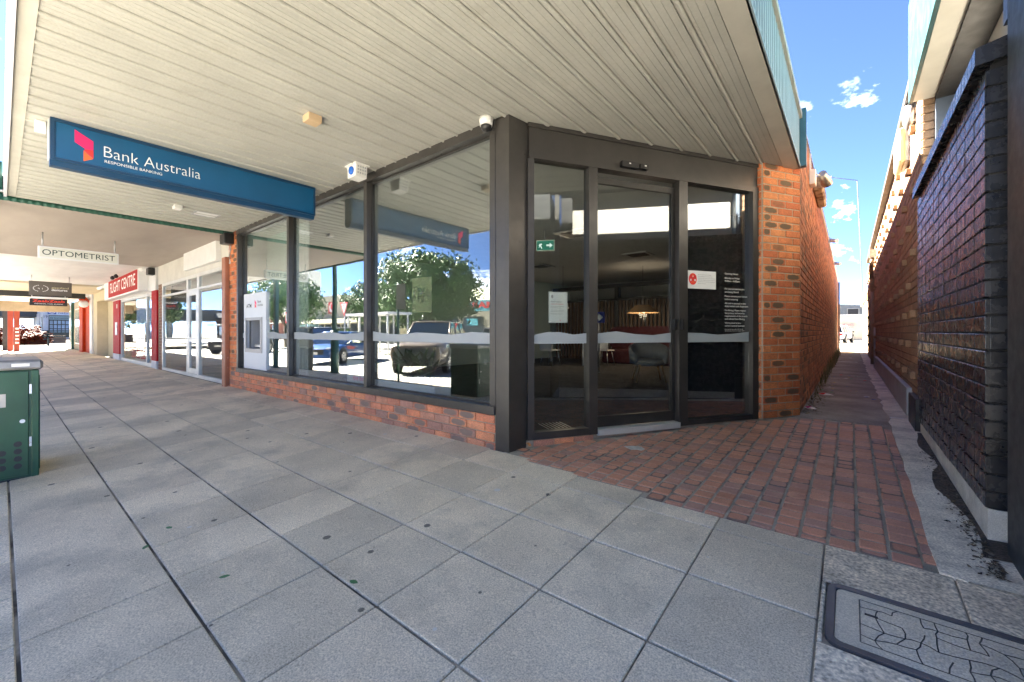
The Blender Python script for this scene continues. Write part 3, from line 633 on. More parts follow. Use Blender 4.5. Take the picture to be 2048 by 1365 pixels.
MB().path([(.50, 15.6, 3.15), (.47, 15.8, 2.95), (.50, 16.4, 2.7), (.53, 16.6, 2.3), (.53, 16.6, .1)], .05).build('pipe', PIPE, dp); MB().extr([(-.13, .1), (.13, .1), (.07, -.12), (-.07, -.12)], (.56, 15.6, 3.3), (0, 1, 0), (0, 0, 1), (-.14, 0, 0)).build('rainwater_head', GALV, dp)
cl = thing('copper_pipe', 'thin service pipe running up the tan wall by the kick panel', 'pipe', (.52, 15.2, .1))
MB().path([(.53, 15.3, .08), (.53, 15.3, 1.2)], .02).build('pipe', GALV, cl)
# fixtures on the bank's alley wall
f1 = thing('security_light', 'grey security flood light with junction box on the red alley wall', 'light', (-.4, 7.9, 3.35))
one('junction_box', WHITEP, f1, -.472, -.39, 7.55, 7.75, 3.26, 3.48, b=.01); MB().tube((-.39, 7.65, 3.42), (-.30, 7.8, 3.40), .012).build('arm', GALV, f1)
MB().tube((-.32, 7.72, 3.44), (-.27, 7.95, 3.34), .05, .075, n=12).build('lamp_head', GALV, f1); one('conduit', WHITEP, f1, -.472, -.45, 7.62, 7.65, 3.48, 3.735)
f2 = thing('rusty_light_box', 'rust stained cream fluorescent light casing on the red alley wall', 'light', (-.4, 9, 3.5))
one('casing', mat('rust_cream', (.45, .37, .24), .7, var=.2, col2=(.12, .05, .025), c2s=4, c2t=(.45, .6)), f2, -.472, -.34, 8.4, 9.7, 3.40, 3.62, b=.02); one('bracket', GALV, f2, -.472, -.40, 8.9, 9.1, 3.62, 3.735)
for y, l in ((14.5, 'small white camera on the red alley wall past the rusty light casing'), (19.5, 'farther small white camera near the car park end of the red alley wall')):
    f = thing('wall_camera', l, 'camera', (-.42, y, 3.6), group='cameras along the alley parapet')
    one('bracket', WHITEP, f, -.472, -.42, y, y + .12, 3.55, 3.7); MB().tube((-.42, y + .06, 3.62), (-.28, y - .1, 3.56), .055, n=12).build('housing', WHITEP, f)
f = thing('roof_conduit', 'long pale conduit along the top of the red alley wall', 'conduit', (-.46, 16, 3.6))
MB().path([(-.46, 10, 3.6), (-.46, 26.5, 3.6)], .018).build('pipe', WHITEP, f)
# aerial pole beyond the alley
POLD = mat('pole_dull', (.07, .07, .075), .6)
ae = thing('street_light_pole', 'thin tall bent light pole rising beyond the alley', 'pole', (.75, 34, .07))
MB().path([(.75, 34, .0), (.35, 34, 10.6)], .02).build('pole', POLD, ae); MB().path([(.35, 34, 10.6), (-1.0, 33.6, 11.0)], .02).build('arm', POLD, ae); MB().box(-1.25, -.9, 33.5, 33.7, 10.98, 11.08).build('lamp', GALV, ae)
# buildings beyond
fb = thing('far_shed', 'grey gabled shed with dark window behind a beige wall beyond the alley', 'building', (2, 62, 0))
one('beige_wall', mat('wall_beige', (.40, .37, .31), .9, var=.06), fb, -14, 14, 60, 60.3, 0, 2.9); one('wall_capping', GALV, fb, -14, 14, 59.92, 60.38, 2.9, 3.02)
MB().extr([(-14, 0), (14, 0), (14, 3.4), (-3, 4.65), (-14, 4.4)], (0, 66, 0), (1, 0, 0), (0, 0, 1), (0, 8, 0)).build('gable_wall', mat('shed_grey', (.16, .18, .19), .7, var=.1), fb)
wn = one('window', mat('frame_offwhite', (.3, .3, .28), .6), fb, -.3, .9, 65.9, 66, 3.12, 4.0); one('pane', FRAMED, wn, -.2, .78, 65.85, 65.92, 3.2, 3.88)
sg = thing('parking_sign', 'white parking sign with red lettering on the beige wall', 'sign', (-.2, 59.9, 1.4))
one('board', mat('board_white', (.3, .3, .3), .6), sg, -.68, .4, 59.9, 59.99, 1.42, 1.99)
RT = mat('letter_red', (.5, .02, .02), .5, var=0)
text('PRIVATE', (-.36, 59.89, 1.83), (1, 0, 0), UP, .66, .1, RT, sg); text('PARKING', (-.36, 59.89, 1.69), (1, 0, 0), UP, .66, .1, RT, sg); text('NO ENTRY', (-.5, 59.89, 1.52), (1, 0, 0), UP, .8, .08, TEXTK, sg)
MB().tube((-.52, 59.9, 1.8), (-.52, 59.885, 1.8), .11, n=16).build('emblem', RT, sg)
ab = thing('annex_wall', 'sunlit yellow brick annex past the end of the tan wall', 'wall', (.9, 30, 0))
one('wall', mat('annex_brick', (.42, .30, .17), .85, var=.15, vs=6), ab, .72, 4, 22.6, 40, -.1, 2.9); one('wall_gutter', PIPE, ab, .62, .75, 22.6, 40, 2.9, 3.05)
# ================================================================ bank sign and awning fixtures
bs_ = thing('hanging_sign', 'long blue bank sign with pink logo hung below the cream soffit', 'sign', (-5.7, 1.5, 2.6))
MB().extr([(0, .06), (.035, 0), (.125, 0), (.16, .06), (.16, .425), (0, .425)], (-5.78, .285, 2.603), (1, 0, 0), (0, 0, 1), (0, 2.404, 0)).build('sign_box', BLUED, bs_)
MB().box(-5.621, -5.614, .318, 2.665, 2.672, 2.995).build('sign_face', BLUE, bs_)
mb = MB().box(-5.62, -5.606, .287, 2.687, 2.645, 2.668).box(-5.62, -5.606, .287, 2.687, 2.998, 3.026).box(-5.62, -5.606, .287, .314, 2.668, 2.998).box(-5.62, -5.606, 2.668, 2.687, 2.668, 2.998); mb.build('sign_edge', BLUED, bs_)
one('sign_end', ALU, bs_, -5.76, -5.64, .276, .284, 2.66, 3.02)
XF = -5.6135
def flat(pts, m, name='logo_piece', x=XF, parent=bs_, t=.0015): MB().extr(pts, (x, 0, 0), (0, 1, 0), (0, 0, 1), (t, 0, 0)).build(name, m, parent)
flat([(.439, 2.968), (.563, 2.897), (.563, 2.812), (.525, 2.803), (.505, 2.80), (.439, 2.850)][:2] + [(.563, 2.815), (.508, 2.808), (.439, 2.852)], PINK)
flat([(.563, 2.813), (.563, 2.733), (.499, 2.795), (.510, 2.806)], REDL); flat([(.497, 2.792), (.562, 2.730), (.497, 2.690)], ORL)
text('Bank Australia', (XF, .635, 2.776), (0, 1, 0), UP, .772, .104, TEXTW, bs_, bold=-.012); text('RESPONSIBLE BANKING', (XF, .64, 2.722), (0, 1, 0), UP, .435, .027, TEXTW, bs_)
text('Bank Australia', (-5.783, 2.33, 2.776), (0, -1, 0), UP, .772, .104, TEXTW, bs_, bold=-.012)
MB().extr([(2.53, 2.968), (2.406, 2.897), (2.406, 2.815), (2.46, 2.808), (2.53, 2.852)], (-5.781, 0, 0), (0, 1, 0), (0, 0, 1), (-.0015, 0, 0)).build('logo_piece', PINK, bs_)
jb = single('junction_box', WHITEP, 'small white junction box at the street end of the blue sign', 'junction box', -5.86, -5.78, .20, .275, 2.93, 3.03, b=.006)
tb = mat('timber_block', (.55, .40, .24), .7, var=.1)
single('wood_block', tb, 'pale timber block fixed to the middle of the cream soffit', 'block', -3.83, -3.71, 1.72, 1.84, 2.965, 3.031, b=.004)
single('soffit_block', WHITEP, 'small cream block on the soffit beside the recessed light', 'block', -8.14, -8.0, 1.68, 1.78, 2.975, 3.031, b=.004)
rl = thing('recessed_light', 'recessed square light fitting in the cream soffit beside the window', 'light', (-8.26, 2.15, 3.03))
mb = MB()
for a in ((-8.42, -8.10, 1.98, 2.0), (-8.42, -8.10, 2.30, 2.32), (-8.42, -8.40, 2.0, 2.30), (-8.12, -8.10, 2.0, 2.30)): mb.box(*a, 3.012, 3.031)
mb.build('frame', GALV, rl); one('diffuser', WHITE, rl, -8.40, -8.12, 2.0, 2.30, 3.02, 3.031)
al = thing('alarm_box', 'white alarm siren box with blue strobe under the soffit', 'alarm', (-4.5, 2.66, 2.9))
MB().extr([(-.1, .0), (.1, 0), (.085, -.15), (-.085, -.15)], (-4.5, 2.58, 3.028), (1, 0, 0), (0, 0, 1), (0, .14, 0)).build('case', WHITEP, al); one('mount_flange', WHITEP, al, -4.62, -4.38, 2.56, 2.74, 3.014, 3.03)
MB().ball((-4.5, 2.575, 2.955), .048, sc=(1, .55, 1)).build('strobe', mat('strobe_blue', (.01, .12, .55), .2, var=0), al)
mb = MB()
for i in range(4):
    for j in range(3): mb.box(-4.4085 - .004 * j, -4.401 - .004 * j, 2.60 + .03 * i, 2.618 + .03 * i, 2.985 - .035 * j, 3.005 - .035 * j)
mb.build('vent_slots', GALV, al)
dc = thing('dome_camera', 'white dome security camera on the soffit beside the corner column', 'camera', (-2.58, 2.80, 2.95))
MB().tube((-2.58, 2.80, 3.03), (-2.58, 2.80, 2.96), .065, .058, n=18).build('housing', WHITEP, dc); MB().ball((-2.58, 2.80, 2.955), .05, n=16).build('dome', BLACK, dc)
se = thing('door_sensor', 'black motion sensor pair on the entrance header', 'sensor', sp(1.15, 2.75, .08))
MB().obox(sp(.98, 2.735, .063), SD * .20, SN * .05, UP * .055).build('sensor_body', BLACK, se); MB().obox(sp(1.2, 2.742, .063), SD * .1, SN * .045, UP * .045).build('sensor_body', BLACK, se)
MB().path([sp(1.25, 2.787, .09), sp(1.27, 2.80, .09), sp(1.29, 2.787, .09)], .004).build('wire', BLACK, se)
for t in (1.06, 1.25): MB().obox(sp(t, 2.765, .1085), SD * .02, SN * .006, UP * .012).build('indicator', WHITE, se)
# things on the entrance glass
scn = thing('blackout_screen', 'black blind behind the right entrance panel', 'screen', sp(2.3, .1, -.1))
sbox('fabric', mat('blackout', (.012, .012, .012), .9, var=.1), 1.86, 2.785, -.09, -.075, .12, 2.45, scn)
oh = thing('opening_hours', 'white opening hours lettering on the dark entrance panel', 'lettering', sp(2.4, 1.1, .004))
lines = [('Opening Hours', 240, 215), ('Monday to Friday', 315, 242), ('9.00am - 4.00pm', 365, 242), ('For your protection you', 497, 320), ('are being filmed', 550, 225), ('Please remove your helmet', 622, 370), ('before entering', 675, 212),
         ('All cash is secured in time', 743, 350), ('delay locked cash dispensers', 792, 385), ('No filming: Please respect', 863, 350), ('the privacy and security', 911, 325), ('requirements of this branch', 960, 370), ('and refrain from filming', 1010, 325), ("We're proud to be a", 1077, 265), ('carbon neutral business', 1126, 322)]
for b, y, w in lines: text(b, sp(2.427, 1.9056 - .000672 * y - .009, .0042), SD, UP, w * .00092, .0185, TEXTW, oh, bold=.012)
for b, y, w in (('Bank Australia Limited ABN 21 087 651 607', 1187, 300), ('AFSL/Australian Credit Licence Number 238431', 1214, 320)): text(b, sp(2.427, 1.9056 - .000672 * y - .004, .0042), SD, UP, w * .00092, .009, TEXTW, oh)
ak = thing('acknowledgement_sign', 'white card with red oval emblem on the entrance glass', 'sign', sp(2.07, 1.55, .004))
sbox('card', WHITE, 1.857, 2.294, .0035, .0055, 1.557, 1.755, ak)
c0 = sp(1.965, 1.662, .006)
MB().extr([(.056 * math.cos(i * .2618), .064 * math.sin(i * .2618)) for i in range(24)], c0, SD, UP, SN * .001).build('emblem', REDL, ak)
for dx, dy, r_, m in ((0, .035, .017, ORL), (0, .03, .009, TEXTW), (-.028, -.012, .012, TEXTW), (.028, -.012, .012, TEXTW), (-.024, -.014, .006, REDL), (.024, -.014, .006, REDL)): MB().extr([(dx + r_ * math.cos(i * .5236), dy + r_ * math.sin(i * .5236)) for i in range(12)], c0 + SN * .0012, SD, UP, SN * .0006).build('emblem_dot', m, ak)
MB().extr([(-.035, -.045), (-.012, -.03), (0, -.02), (.012, -.03), (.035, -.045), (.012, -.042), (0, -.034), (-.012, -.042)], c0 + SN * .0012, SD, UP, SN * .0006).build('emblem_arc', ORL, ak)
for i, b in enumerate(('Bank Australia acknowledges', 'the traditional custodians of', 'the land, Australia\'s First Peoples,', 'and pays respect to their histories,', 'connections to land and continuous', 'living cultures.')): text(b, sp(2.038, 1.710 - .0195 * i, .0058), SD, UP, .0069 * len(b), .0085, mat('letter_grey', (.2, .2, .2), .6, var=0), ak)
po = thing('respect_poster', 'white framed notice on the left entrance pane', 'poster', sp(.33, 1.17, -.01))
sbox('frame', ALU, .225, .427, -.014, -.004, 1.166, 1.466, po); sbox('sheet', mat('poster_white', (.72, .74, .70), .6, var=.02), .233, .419, -.004, -.0035, 1.174, 1.458, po)
for b, z, w, m in (('Please treat our', 1.365, .115, TEXTK), ('team with respect', 1.343, .135, RT), ('We ask that you speak to', 1.322, .14, TEXTK), ('our staff with care.', 1.308, .11, TEXTK), ('Our staff are working as', 1.286, .14, TEXTK), ('fast as they can to assist.', 1.272, .14, TEXTK), ('We appreciate your patience.', 1.25, .13, TEXTK)): text(b, sp(.248, z, -.0033), SD, UP, w, .012 if z > 1.33 else .007, m, po)
MB().extr([(.012 * math.cos(i * .5236), .018 * math.sin(i * .5236)) for i in range(12)], sp(.262, 1.42, -.0034), SD, UP, SN * .0005).build('printed_icon', mat('icon_grey', (.3, .3, .28), .6, var=0), po); MB().extr([(0, .008), (.006, .004), (.006, -.006), (0, -.002)], sp(.345, 1.19, -.0034), SD, UP, SN * .0005).build('printed_logo', PINK, po)

# ================================================================ footpath bin
bn_ = thing('litter_bin', 'green metal bin housing with grey lid and vent holes on the footpath', 'bin', (-5.85, -.1, gz(0)))
bz = gz(.2) - .01
MB().cbox(-6.2, -5.475, -.52, .215, bz, .755, .008).build('housing', GREEN, bn_)
one('lid', mat('lid_grey', (.24, .24, .235), .4, .3, var=.15, vs=8), bn_, -6.225, -5.452, -.545, .238, .755, .84, b=.018)
one('door_panel', GREEN, bn_, -5.476, -5.462, -.49, .155, bz + .03, .742, b=.003)
one('corner_strip', GREEN, bn_, -5.478, -5.458, .172, .213, bz, .75, b=.003)
one('side_panel', GREEN, bn_, -6.15, -5.53, .214, .222, bz + .05, .70, b=.002)
for k, (dy, dz) in enumerate([(0, j) for j in range(4)] + [(1, j) for j in range(3)] + [(2, j) for j in range(2)] + [(3, 0)]):
    MB().tube((-5.4645, .095 - .085 * dy, bz + .115 + .062 * dz), (-5.459, .095 - .085 * dy, bz + .115 + .062 * dz), .0235, n=16).build('vent_hole', BLACK, bn_)
for k in range(4):
    for j in range(2): MB().tube((-5.4645, .10 - .05 * k - .2, .60 + .05 * j), (-5.459, .10 - .05 * k - .2, .60 + .05 * j), .014, n=12).build('vent_hole', BLACK, bn_)
one('plinth', BLACK, bn_, -6.19, -5.468, -.5, .2, bz - .02, bz + .012); one('sticker', mat('sticker_grey', (.4, .4, .38), .6), bn_, -5.4615, -5.4600, -.05, .03, .45, .56)
for zz in (.1, .55): one('hinge', STEEL, bn_, -5.462, -5.452, .158, .172, zz, zz + .08)
MB().tube((-5.463, .12, .32), (-5.452, .12, .32), .016, n=14).build('lock', STEEL, bn_); one('lid_label', WHITE, bn_, -5.4525, -5.4505, .06, .16, .785, .81)

# ================================================================ shops further along
def corrug(name, m, parent, x, y0, y1, z0, z1, pitch=.075, amp=.012):
    n = int((y1 - y0) / pitch * 4); ring0 = []; vs = []; fs = []
    for i in range(n + 1):
        y = y0 + (y1 - y0) * i / n; xx = x + amp * math.sin(2 * math.pi * (y - y0) / pitch); vs += [(xx, y, z0), (xx, y, z1), (xx - .006, y, z0), (xx - .006, y, z1)]
    for i in range(n):
        a = 4 * i; fs += [(a, a + 4, a + 5, a + 1), (a + 2, a + 3, a + 7, a + 6), (a, a + 2, a + 6, a + 4), (a + 1, a + 5, a + 7, a + 3)]
    return MB().add(vs, fs, True).build(name, m, parent, fix=True)
a1 = thing('shop_awning', 'grey brown soffit awning with green corrugated edge beside the bank awning', 'awning', (-12.5, 1.5, 2.9))
one('soffit', SOF1, a1, -15.8, -9.36, -.05, 2.89, 2.96, 3.0); corrug('corrugated_fascia', GRNC, a1, -9.335, -.1, 2.89, 2.952, 3.03, amp=.009); corrug('corrugated_fascia', GRNC, a1, -9.345, -.12, .02, 3.02, 3.5)
one('front_fascia', GRNC, a1, -15.8, -9.36, -.12, -.05, 2.93, 3.5); one('awning_roof', GALV, a1, -15.9, -9.36, -.1, 2.9, 3.3, 3.34)
a2 = thing('shop_awning', 'white soffit awning over the red fronted travel shop', 'awning', (-19.8, 1.5, 2.9)); one('soffit', SOF2, a2, -23.9, -15.85, -.1, 2.89, 2.97, 3.02); one('front_fascia', CREAM, a2, -23.9, -15.85, -.16, -.1, 2.93, 3.4); one('awning_roof', GALV, a2, -24.0, -15.75, -.1, 2.9, 3.345, 3.38)
a3 = thing('shop_awning', 'sandy soffit awning in front of the cream shop', 'awning', (-26, 1.5, 2.8)); one('soffit', SOF3, a3, -28.6, -23.95, -.1, 2.89, 2.90, 3.0); one('front_fascia', CREAM, a3, -28.6, -23.95, -.16, -.1, 2.86, 3.3)
one('dark_beam', FRAMED, a3, -28.75, -28.62, -.1, 2.6, 2.66, 3.0); one('awning_roof', GALV, a3, -28.7, -23.9, -.1, 2.9, 3.42, 3.45)
a4 = thing('shop_awning', 'pale far awning before the street corner', 'awning', (-34, 1.5, 2.8)); one('soffit', SOF2, a4, -39.8, -28.8, -.1, 2.89, 2.95, 3.02); one('front_fascia', mat('fascia_timber', (.3, .24, .17), .7), a4, -39.8, -28.8, -.16, -.1, 2.6, 3.3); one('end_fascia', mat('fascia_timber', (.3, .24, .17), .7), a4, -39.9, -39.81, -.1, 2.9, 2.35, 3.3); one('awning_roof', GALV, a4, -39.8, -28.5, -.1, 2.9, 3.3, 3.34)
for i, (x, y, lab) in enumerate(((-9.62, -.13, 'dark green square steel post under the green edged awning end'), (-15.6, -.2, 'dark green steel post between the grey brown and white awnings'))):
    p = thing('awning_post', lab, 'post', (x, y, gz(y))); one('shaft', POSTG, p, x - .10, x + .10, y - .06, y + .06, gz(y) - .02, 2.96, b=.008); one('base_plate', POSTG, p, x - .14, x + .14, y - .1, y + .1, gz(y) - .03, gz(y) + .015)
# shop 1: vacant, aluminium framed
s1 = thing('vacant_shop', 'vacant shop with silver aluminium windows and white bulkhead beside the bank', 'shop', (-12.6, 2.9, 0))
one('bulkhead', mat('bulkhead_cream', (.62, .60, .54), .7, var=.06), s1, -15.6, -9.63, 2.90, 3.2, 2.44, 3.0); one('sign_box', WHITE, s1, -12.52, -10.15, 2.80, 2.90, 2.55, 2.985, b=.008)
BRKN = mat('brick_brown', rough=.9, rnd=[(.22, .13, .09), (.26, .15, .10), (.19, .12, .09), (.24, .13, .08)], var=.15, vs=8, bump=.4)
for x0, x1 in ((-9.99, -9.64), (-15.6, -15.18)):
    w_ = one('brick_pillar', MORT, s1, x0, x1, 2.912, 3.1, -.1, 2.44); q = []
    for k in range(29):
        z = -.02 + .0425 + .085 * k
        for a, c in (((x0 + .005, (x0 + x1) / 2 - .06), ((x0 + x1) / 2 - .05, x1 - .005)) if k % 2 else ((x0 + .005, (x0 + x1) / 2 + .06), ((x0 + x1) / 2 + .07, x1 - .005))): q.append(((a + c) / 2, 2.918, z, 0, c - a, .0755, .036))
    bricks('brick', q, BRKN, w_)
fr = [(-15.17, -9.99, .0, .075, 'sill'), (-15.17, -9.99, 2.36, 2.44, 'head'), (-15.17, -9.99, 2.06, 2.11, 'transom')]
for x0, x1, z0, z1, n in fr: one(n, ALU, s1, x0, x1, 2.90, 2.98, z0, z1, b=.004)
for x0, x1 in ((-15.17, -15.08), (-12.72, -12.60), (-11.86, -11.72), (-10.06, -9.99)): one('mullion', ALU, s1, x0, x1, 2.902, 2.978, .075, 2.36, b=.004)
dr = one('door', ALU, s1, -12.60, -11.86, 2.91, 2.95, .08, .2)
for a in ((-12.60, -12.50, 2.91, 2.95, .2, 2.06), (-11.96, -11.86, 2.91, 2.95, .2, 2.06), (-12.5, -11.96, 2.91, 2.95, 1.96, 2.06), (-12.5, -11.96, 2.91, 2.95, .84, .94)): one('door_rail', ALU, dr, *a)
for x0, x1, z0, z1 in ((-15.08, -12.72, .075, 2.06), (-11.72, -10.06, .075, 2.06), (-12.5, -11.96, .2, 1.96), (-15.08, -12.72, 2.11, 2.36), (-12.6, -11.86, 2.11, 2.36), (-11.72, -10.06, 2.11, 2.36)): one('window_pane', GLSH, s1, x0, x1, 2.932, 2.938, z0, z1)
one('interior_wall', mat('vacant_inside', (.16, .15, .14), .9), s1, -15.6, -9.63, 7, 7.1, 0, 3); one('interior_floor', mat('vacant_floor', (.09, .09, .095), .9), s1, -15.6, -9.63, 3.0, 7, -.1, .02); one('interior_ceiling', CEIL, s1, -15.6, -9.63, 3.2, 7, 2.9, 3.0); one('interior_side', INW, s1, -15.6, -15.55, 3.1, 7, 0, 3); one('interior_side', INW, s1, -9.68, -9.63, 3.1, 7, 0, 3)
dpp = thing('downpipe', 'terracotta painted square downpipe between the bank and vacant shop', 'downpipe', (-9.6, 2.85, 0)); one('pipe', TERRA, dpp, -9.74, -9.55, 2.79, 2.88, -.02, 2.56, b=.012)
for x, l in ((-9.40, 'black speaker box on the brick column beside the bank window'), (-15.9, 'black speaker box on the white bulkhead above the travel shop')):
    k = thing('speaker_box', l, 'speaker', (x, 2.8, 2.75)); zz = 2.78 if x > -10 else 2.74
    one('cabinet', BLACK, k, x - .14, x + .14, 2.70, 2.86, zz, zz + .2, b=.01); one('bracket', GALV, k, x - .05, x + .05, 2.86, 2.9, zz + .02, zz + .15)
    if x > -10: MB().path([(x - .05, 2.86, zz), (x - .15, 2.87, zz - .2), (x - .1, 2.87, zz - .35), (x - .25, 2.87, zz - .32)], .012).build('cable', GALV, k)
for a, c, o in ((-15.65, -9.62, s1),): one('roof', GALV, o, a, c, 2.88, 15, 3.42, 3.5)  # unseen roof added to stop sun leaking onto the footpath
# shop 2: travel agency
s2 = thing('travel_shop', 'red framed travel shop front with a large glazed door', 'shop', (-19.5, 2.9, 0))
for x0, x1 in ((-23.1, -21.7), (-16.35, -15.7)): one('red_pillar', REDP, s2, x0, x1, 2.88, 3.0, .22, 2.3); one('pillar_base', mat('base_grey', (.5, .52, .55), .5), s2, x0, x1, 2.875, 3.0, -.05, .22)
one('fascia', WHITE, s2, -23.1, -15.7, 2.86, 3.1, 2.3, 3.0); one('sill', ALU, s2, -21.7, -16.35, 2.92, 3.0, -.05, .1); one('head', ALU, s2, -21.7, -16.35, 2.92, 3.0, 2.2, 2.3)
for x in (-21.66, -17.25, -16.4): one('mullion', ALU, s2, x - .05, x + .05, 2.92, 2.99, .1, 2.2)
for x0, x1 in ((-21.61, -17.3), (-17.2, -16.45)): one('window_pane', GLSH, s2, x0, x1, 2.953, 2.959, .1, 2.2)
MB().tube((-17.12, 2.88, .75), (-17.12, 2.88, 1.35), .02).build('door_handle', STEEL, s2); text('1300 853 268', (-19.9, 2.948, .18), (1, 0, 0), UP, 2.3, .3, REDP, s2, name='phone_number')
one('interior_wall', mat('travel_inside', (.4, .38, .36), .9), s2, -23, -15.7, 6, 6.1, 0, 3); one('interior_floor', GUT, s2, -23, -15.7, 3.0, 6, -.1, .05); one('interior_ceiling', CEIL, s2, -23, -15.7, 3.1, 6, 2.9, 2.96)
one('intercom', GALV, s2, -22.5, -22.1, 2.86, 2.88, .95, 1.45); one('house_number', CREAM, s2, -22.3, -22.1, 2.87, 2.88, 2.0, 2.15)
fs_ = thing('fascia_sign', 'red lightbox sign with white lettering above the travel shop', 'sign', (-19.8, 2.8, 2.3))
one('cabinet', WHITE, fs_, -23.05, -16.65, 2.62, 2.86, 2.32, 3.10, b=.01); one('sign_face', mat('sign_red', (.36, .010, .010), .6, spec=.12, var=.06), fs_, -22.0, -16.72, 2.612, 2.622, 2.37, 3.05); text('FLIGHT CENTRE', (-21.6, 2.611, 2.52), (1, 0, 0), UP, 4.6, .36, TEXTW, fs_, bold=.008)
sc_ = thing('bullet_camera', 'white bullet camera on the corner of the red lightbox', 'camera', (-23.3, 2.7, 2.9)); MB().tube((-23.2, 2.7, 2.93), (-23.9, 2.55, 2.86), .07, n=10).build('housing', WHITEP, sc_); one('bracket', WHITEP, sc_, -23.2, -23.05, 2.66, 2.8, 2.85, 2.98)
for x, l in ((-16.4, 'small white dome camera above the red lightbox'),):
    k = thing('dome_camera', l, 'camera', (x, 2.7, 2.95)); MB().ball((x, 2.7, 2.93), .09, sc=(1, 1, .8)).build('dome', WHITEP, k); MB().tube((x, 2.7, 2.97), (x, 2.7, 2.93), .11, n=14).build('base', WHITEP, k)
sl = thing('spot_lights', 'pair of dark spot lights on the white soffit above the red sign', 'light', (-19, 2.4, 2.9))
for x in (-19.4, -18.7): MB().ball((x, 2.4, 2.9), .06).build('spot_head', BLACK, sl); MB().tube((x, 2.4, 2.97), (x, 2.4, 2.86), .03).build('spot_stem', BLACK, sl)
one('roof', GALV, s2, -23.2, -15.66, 2.88, 15, 3.42, 3.5)  # unseen roof, added as a sun block like the one next door
# shop 3: cream wall, orange doorway, far windows
s3 = thing('cream_shop', 'cream rendered shop wall with recessed bay', 'shop', (-26, 2.9, 0))
one('wall', RENDC, s3, -28.7, -27.5, 2.88, 3.6, -.1, 2.95); one('wall', RENDC, s3, -27.5, -23.15, 3.25, 3.6, -.1, 2.55); one('fascia', RENDC, s3, -27.5, -23.15, 2.88, 3.6, 2.5, 2.95)
s4 = thing('orange_shop', 'shop with bright orange doorway and tall white sash windows', 'shop', (-34, 2.9, 0))
one('wall', mat('wall_stone', (.36, .33, .28), .9, var=.12), s4, -40.2, -28.75, 2.95, 3.4, -.1, 2.95); one('door_frame', ORP, s4, -33.3, -31.9, 2.78, 2.96, -.05, 2.62); one('door_frame', ORP, s4, -31.9, -29.6, 2.90, 2.96, -.05, 2.62); one('door_head', ORP, s4, -33.3, -29.6, 2.80, 2.92, 2.62, 2.7); one('white_pilaster', WHITE, s4, -29.6, -28.8, 2.83, 2.96, -.05, 2.95)
for x0, x1 in ((-36.4, -33.6), (-39.8, -38.0)):
    w_ = one('window', FRAMED, s4, x0 - .35, x1 + .0, 2.90, 2.97, .3, 2.5); one('window_frame', WHITE, w_, x0, x1, 2.87, 2.91, .35, 2.45)
    for z0, z1 in ((.42, 1.35), (1.42, 2.38)):
        for a, c in ((x0 + .1, (x0 + x1) / 2 - .04), ((x0 + x1) / 2 + .04, x1 - .1)): one('pane', GLSH, w_, a, c, 2.86, 2.868, z0, z1); 
one('green_post', POSTG, s4, -37.6, -37.3, 2.78, 2.9, -.1, 2.9)
one('roof', GALV, s3, -28.7, -23.22, 2.88, 15, 3.46, 3.52); one('roof', GALV, s4, -40.2, -28.72, 2.88, 15, 3.42, 3.5)  # both roofs out of view, added to keep sun from leaking through
hb = thing('bracket_light', 'white globe light with orange cap by the orange doorway', 'light', (-29.3, 2.6, 2.5)); MB().ball((-29.3, 2.6, 2.45), .18).build('globe', WHITE, hb); MB().tube((-29.3, 2.6, 2.62), (-29.3, 2.6, 2.8), .2, .08, n=14).build('cap', ORP, hb); MB().tube((-29.3, 2.6, 2.7), (-29.3, 2.85, 2.7), .03).build('bracket', GALV, hb)
# hanging signs
def hang(name, label, x, y0, y1, z0, z1, m, edge, ztop):
    t = thing(name, label, 'sign', (x, (y0 + y1) / 2, z0)); one('board', edge, t, x - .06, x, y0, y1, z0, z1, b=.008); one('sign_face', m, t, x + .0005, x + .006, y0 + .025, y1 - .025, z0 + .025, z1 - .025)
    for y in (y0 + .06, y1 - .06): MB().tube((x - .03, y, z1 - .01), (x - .03, y, ztop), .012).build('hanger', GALV, t)
    return t
o1 = hang('hanging_sign', 'cream hanging sign with dark green capitals', -11.8, .445, 1.56, 2.47, 2.70, mat('sign_cream', (.70, .70, .60), .4, var=.03), WHITE, 2.97)
text('OPTOMETRIST', (-11.793, .50, 2.535), (0, 1, 0), UP, 1.0, .105, mat('letter_green', (.012, .04, .03), .5, var=0), o1); text('OPTOMETRIST', (-11.861, 1.5, 2.535), (0, -1, 0), UP, 1.0, .105, mat('letter_green', (.012, .04, .03), .5, var=0), o1)
o2 = hang('hanging_sign', 'grey brown hanging sign with a white oval emblem', -21, .60, 1.575, 2.30, 2.77, mat('sign_taupe', (.11, .095, .075), .5, var=.03), mat('sign_taupe', (.11, .095, .075), .5), 2.98)
mb = MB()
for i in range(24):
    a, c = i * math.pi / 12, (i + .62) * math.pi / 12
    if abs(math.cos((a + c) / 2)) < .18: continue
    mb.add([(-20.992, .86 + .165 * q * math.cos(z), 2.53 + .105 * q * math.sin(z)) for q, z in ((.93, a), (1.06, a), (1.06, c), (.93, c))], [(0, 1, 2, 3)])
mb.build('oval_emblem', TEXTW, o2, fix=True); MB().box(-20.993, -20.99, .79, .83, 2.53, 2.54).box(-20.993, -20.99, .82, .83, 2.50, 2.53).box(-20.993, -20.99, .89, .9, 2.50, 2.545).build('emblem_letters', TEXTW, o2)
text('gippsland', (-20.993, 1.1, 2.545), (0, 1, 0), UP, .40, .065, mat('letter_sand', (.55, .52, .3), .5, var=0), o2); text('dentures', (-20.993, 1.1, 2.465), (0, 1, 0), UP, .37, .07, TEXTW, o2, bold=.02)
